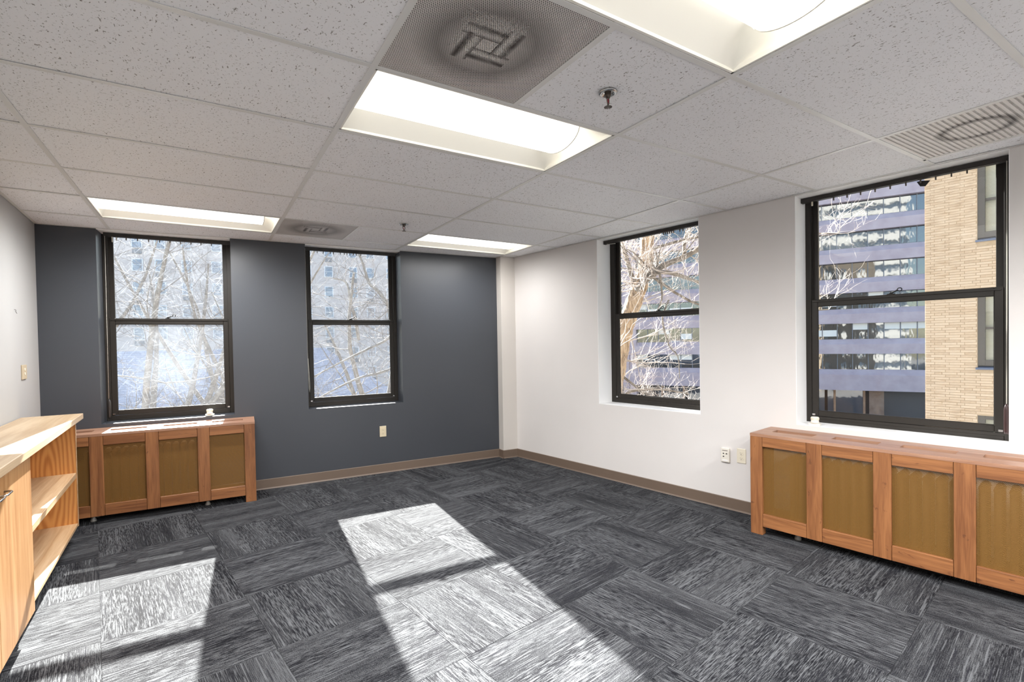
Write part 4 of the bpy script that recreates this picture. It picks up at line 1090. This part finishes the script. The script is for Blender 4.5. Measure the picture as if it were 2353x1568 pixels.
# tree outside the white-wall window (window 3)
rg = random.Random(21)
tr = thing('street_tree', Matrix.Identity(4), 'thick-trunked bare tree outside the narrower white-wall window', 'tree')
trunk = MB(); limbs = MB(); twigs = MB(); ms = (limbs, twigs)
tp = [(8.1, 6.55, GZ), (8.2, 6.5, -5.0), (8.3, 6.44, -2.0), (8.36, 6.40, -.25), (8.50, 6.32, .50), (8.62, 6.25, 1.21), (8.77, 6.18, 1.79), (8.97, 6.07, 2.38), (9.13, 5.98, 2.91), (9.2, 5.95, 3.54), (9.22, 5.96, 4.3), (9.15, 6.0, 5.4)]
P_ = smooth_path(tp, 5); nP = len(P_); trunk.tube(P_, [.27 - .15 * i / (nP - 1) + .012 * math.sin(i * 2.1) for i in range(nP)], 16)
limb(ms, [(8.95, 6.02, 2.45), (8.93, 5.86, 2.64), (9.08, 5.77, 2.83), (9.24, 5.68, 2.95), (9.47, 5.54, 3.08), (9.76, 5.37, 3.2), (10.07, 5.18, 3.39), (10.6, 4.8, 3.6)], .085, .05, rg, 22, 1.1, 2)
limb(ms, [(8.9, 6.0, 2.5), (8.81, 5.75, 2.57), (9.06, 5.55, 2.82), (9.34, 5.38, 2.81), (9.62, 5.21, 2.7), (9.88, 5.05, 2.6), (10.3, 4.7, 2.55)], .055, .03, rg, 20, 1.0, 2)
limb(ms, [(8.97, 6.07, 2.5), (8.89, 6.12, 2.80), (8.8, 6.18, 3.21), (8.71, 6.25, 3.56), (8.5, 6.4, 4.2)], .06, .035, rg, 14, 1.0, 2)
limb(ms, [(9.03, 5.45, 2.79), (9.05, 5.43, 2.51), (9.05, 5.43, 2.23), (8.95, 5.49, 1.95)], .028, .012, rg, 6, .5, 2)
limb(ms, [(9.0, 5.2, 2.2), (8.66, 5.08, 1.83), (8.71, 5.04, 1.47), (8.78, 4.99, 1.21), (8.91, 4.91, 1.03), (8.93, 4.89, 0.58)], .022, .008, rg, 10, .6, 2)
limb(ms, [(9.8, 5.4, 3.22), (9.82, 5.45, 3.42), (9.85, 5.44, 3.61), (9.93, 5.4, 3.85), (10.07, 5.31, 3.99), (10.3, 5.1, 4.1)], .045, .03, rg, 8, .8, 2)
limb(ms, [(8.4, 6.4, -.1), (8.7, 6.0, .25), (9.1, 5.5, .3), (9.5, 5.1, .2)], .04, .012, rg, 16, .9, 2)
limb(ms, [(8.55, 6.3, .9), (8.6, 6.6, 1.3), (8.4, 7.0, 1.6)], .05, .02, rg, 12, 1.0, 2)
limb(ms, [(9.1, 5.9, 2.9), (9.7, 5.2, 2.2), (10.2, 4.3, 1.9), (10.9, 3.0, 1.9)], .035, .010, rg, 16, .9, 2)
limb(ms, [(9.2, 5.9, 3.4), (9.9, 5.0, 3.6), (10.6, 4.0, 3.5), (11.3, 3.0, 3.4)], .035, .010, rg, 16, .9, 2)
limb(ms, [(8.6, 6.2, .6), (9.0, 5.5, .0), (9.3, 5.0, -.4)], .03, .01, rg, 22, .7, 2)
for k in range(34):
    i = rg.randrange(12, nP); grow(ms, P_[i], Vector((rg.uniform(-1, 1), rg.uniform(-1, 1), rg.uniform(-.3, .8))), rg.uniform(.9, 1.7), .016, 3, rg, .03, 3)
trunk.build('trunk', BARK.m, tr); limbs.build('branches', LIMB, tr, fast=True); twigs.build('twigs', TWIG_SUNLIT, tr, fast=True, kind='stuff')

def bare_tree(x, y, zt, seed, label, sc=1.0, extra=(), nsc=7):
    """free-standing bare tree, crown about zt high"""
    rg = random.Random(seed); t = thing('bare_tree', Matrix.Identity(4), label, 'tree'); trunk = MB(); limbs = MB(); twigs = MB(); ms = (limbs, twigs)
    fork = GZ + (zt - GZ) * .48
    tp = smooth_path([(x, y, GZ), (x + .1, y, GZ + (fork - GZ) * .4), (x - .1, y + .1, GZ + (fork - GZ) * .8), (x, y, fork)], 4)
    trunk.tube(tp, [.24 * sc * (1 - .4 * i / (len(tp) - 1)) for i in range(len(tp))], 10)
    for k in range(nsc):
        a_ = 2 * math.pi * (k + rg.random() * .6) / nsc; h_2 = zt - fork
        lean = rg.uniform(.35, .8)
        p0 = Vector((x, y, fork - .3)); p3 = p0 + Vector((math.cos(a_) * lean * h_2 * .7, math.sin(a_) * lean * h_2 * .7, h_2 * rg.uniform(.7, .95)))
        p1 = p0.lerp(p3, .35) + Vector((rg.uniform(-.3, .3), rg.uniform(-.3, .3), -.15)); p2 = p0.lerp(p3, .7) + Vector((rg.uniform(-.4, .4), rg.uniform(-.4, .4), .1))
        limb(ms, [p0, p1, p2, p3], .10 * sc, .022 * sc, rg, 13, 1.8 * sc, 2, 4, 7)
    for pts, r0, r1 in extra: limb(ms, pts, r0, r1, rg, 12, .9, 2, 4, 7)
    trunk.build('trunk', LIMB, t); limbs.build('branches', LIMB, t, fast=True); twigs.build('twigs', TWIG2, t, fast=True, kind='stuff')
    return t
TWIG2 = noisy('dark_twig', (.09, .08, .075, 1), (.17, .15, .14, 1), 6)
bare_tree(4.6, 10.6, 4.3, 31, 'bare tree beyond the second slate-wall window, forking limbs leaning right', 1.0,
          [([(4.6, 9.2, 1.9), (4.23, 8.94, 2.23), (4.03, 9.07, 2.57), (3.85, 9.19, 2.77), (3.75, 9.25, 3.17), (3.59, 9.36, 3.66)], .05, .02),
           ([(3.7, 9.6, 1.5), (3.56, 9.35, 2.02), (3.49, 9.4, 2.29), (3.45, 9.43, 2.68), (3.37, 9.48, 2.83), (3.16, 9.61, 2.89)], .04, .018),
           ([(4.2, 7.9, 2.0), (3.57, 6.99, 1.51), (3.26, 7.18, 1.32), (2.91, 7.38, 1.13), (2.63, 7.55, 0.97), (2.32, 7.74, 0.78)], .028, .012),
           ([(4.3, 7.8, 1.2), (3.71, 7.48, 0.89), (3.24, 7.76, 0.75), (2.88, 7.98, 0.57), (2.4, 8.27, 0.28)], .03, .012)])
bare_tree(-.6, 12.5, 5.3, 32, 'densely twigged bare tree beyond the left slate-wall window', 1.0, nsc=9)
bare_tree(-3.6, 14.0, 5.6, 33, 'bare tree farthest left behind the frosted window', .9, nsc=8)
bare_tree(1.6, 17.0, 6.0, 34, 'bare tree standing farther back between the two slate-wall windows', .9, nsc=8)

# ------------------------------------------------------------------ groups of look-alike things
for pre, g in (('ceiling_light', 'troffer lights in the ceiling grid'), ('ceiling_vent', 'perforated square air vents'), ('sprinkler_head', 'sprinkler heads'),
               ('blind_headrail', 'blind head rails over the windows'), ('radiator_cover', 'wooden radiator covers'), ('radiator_dial', 'radiator dials on the sills'),
               ('wall_outlet', 'electric outlets on the walls'), ('bare_tree', 'bare trees behind the slate wall')):
    for o in COL.objects:
        if o.parent is None and o.name.split('.')[0] == pre: o['group'] = g
for o in COL.objects:
    if o.parent is None and o.type == 'EMPTY' and o.name.split('.')[0] == 'radiator': o['group'] = 'radiators inside the covers'
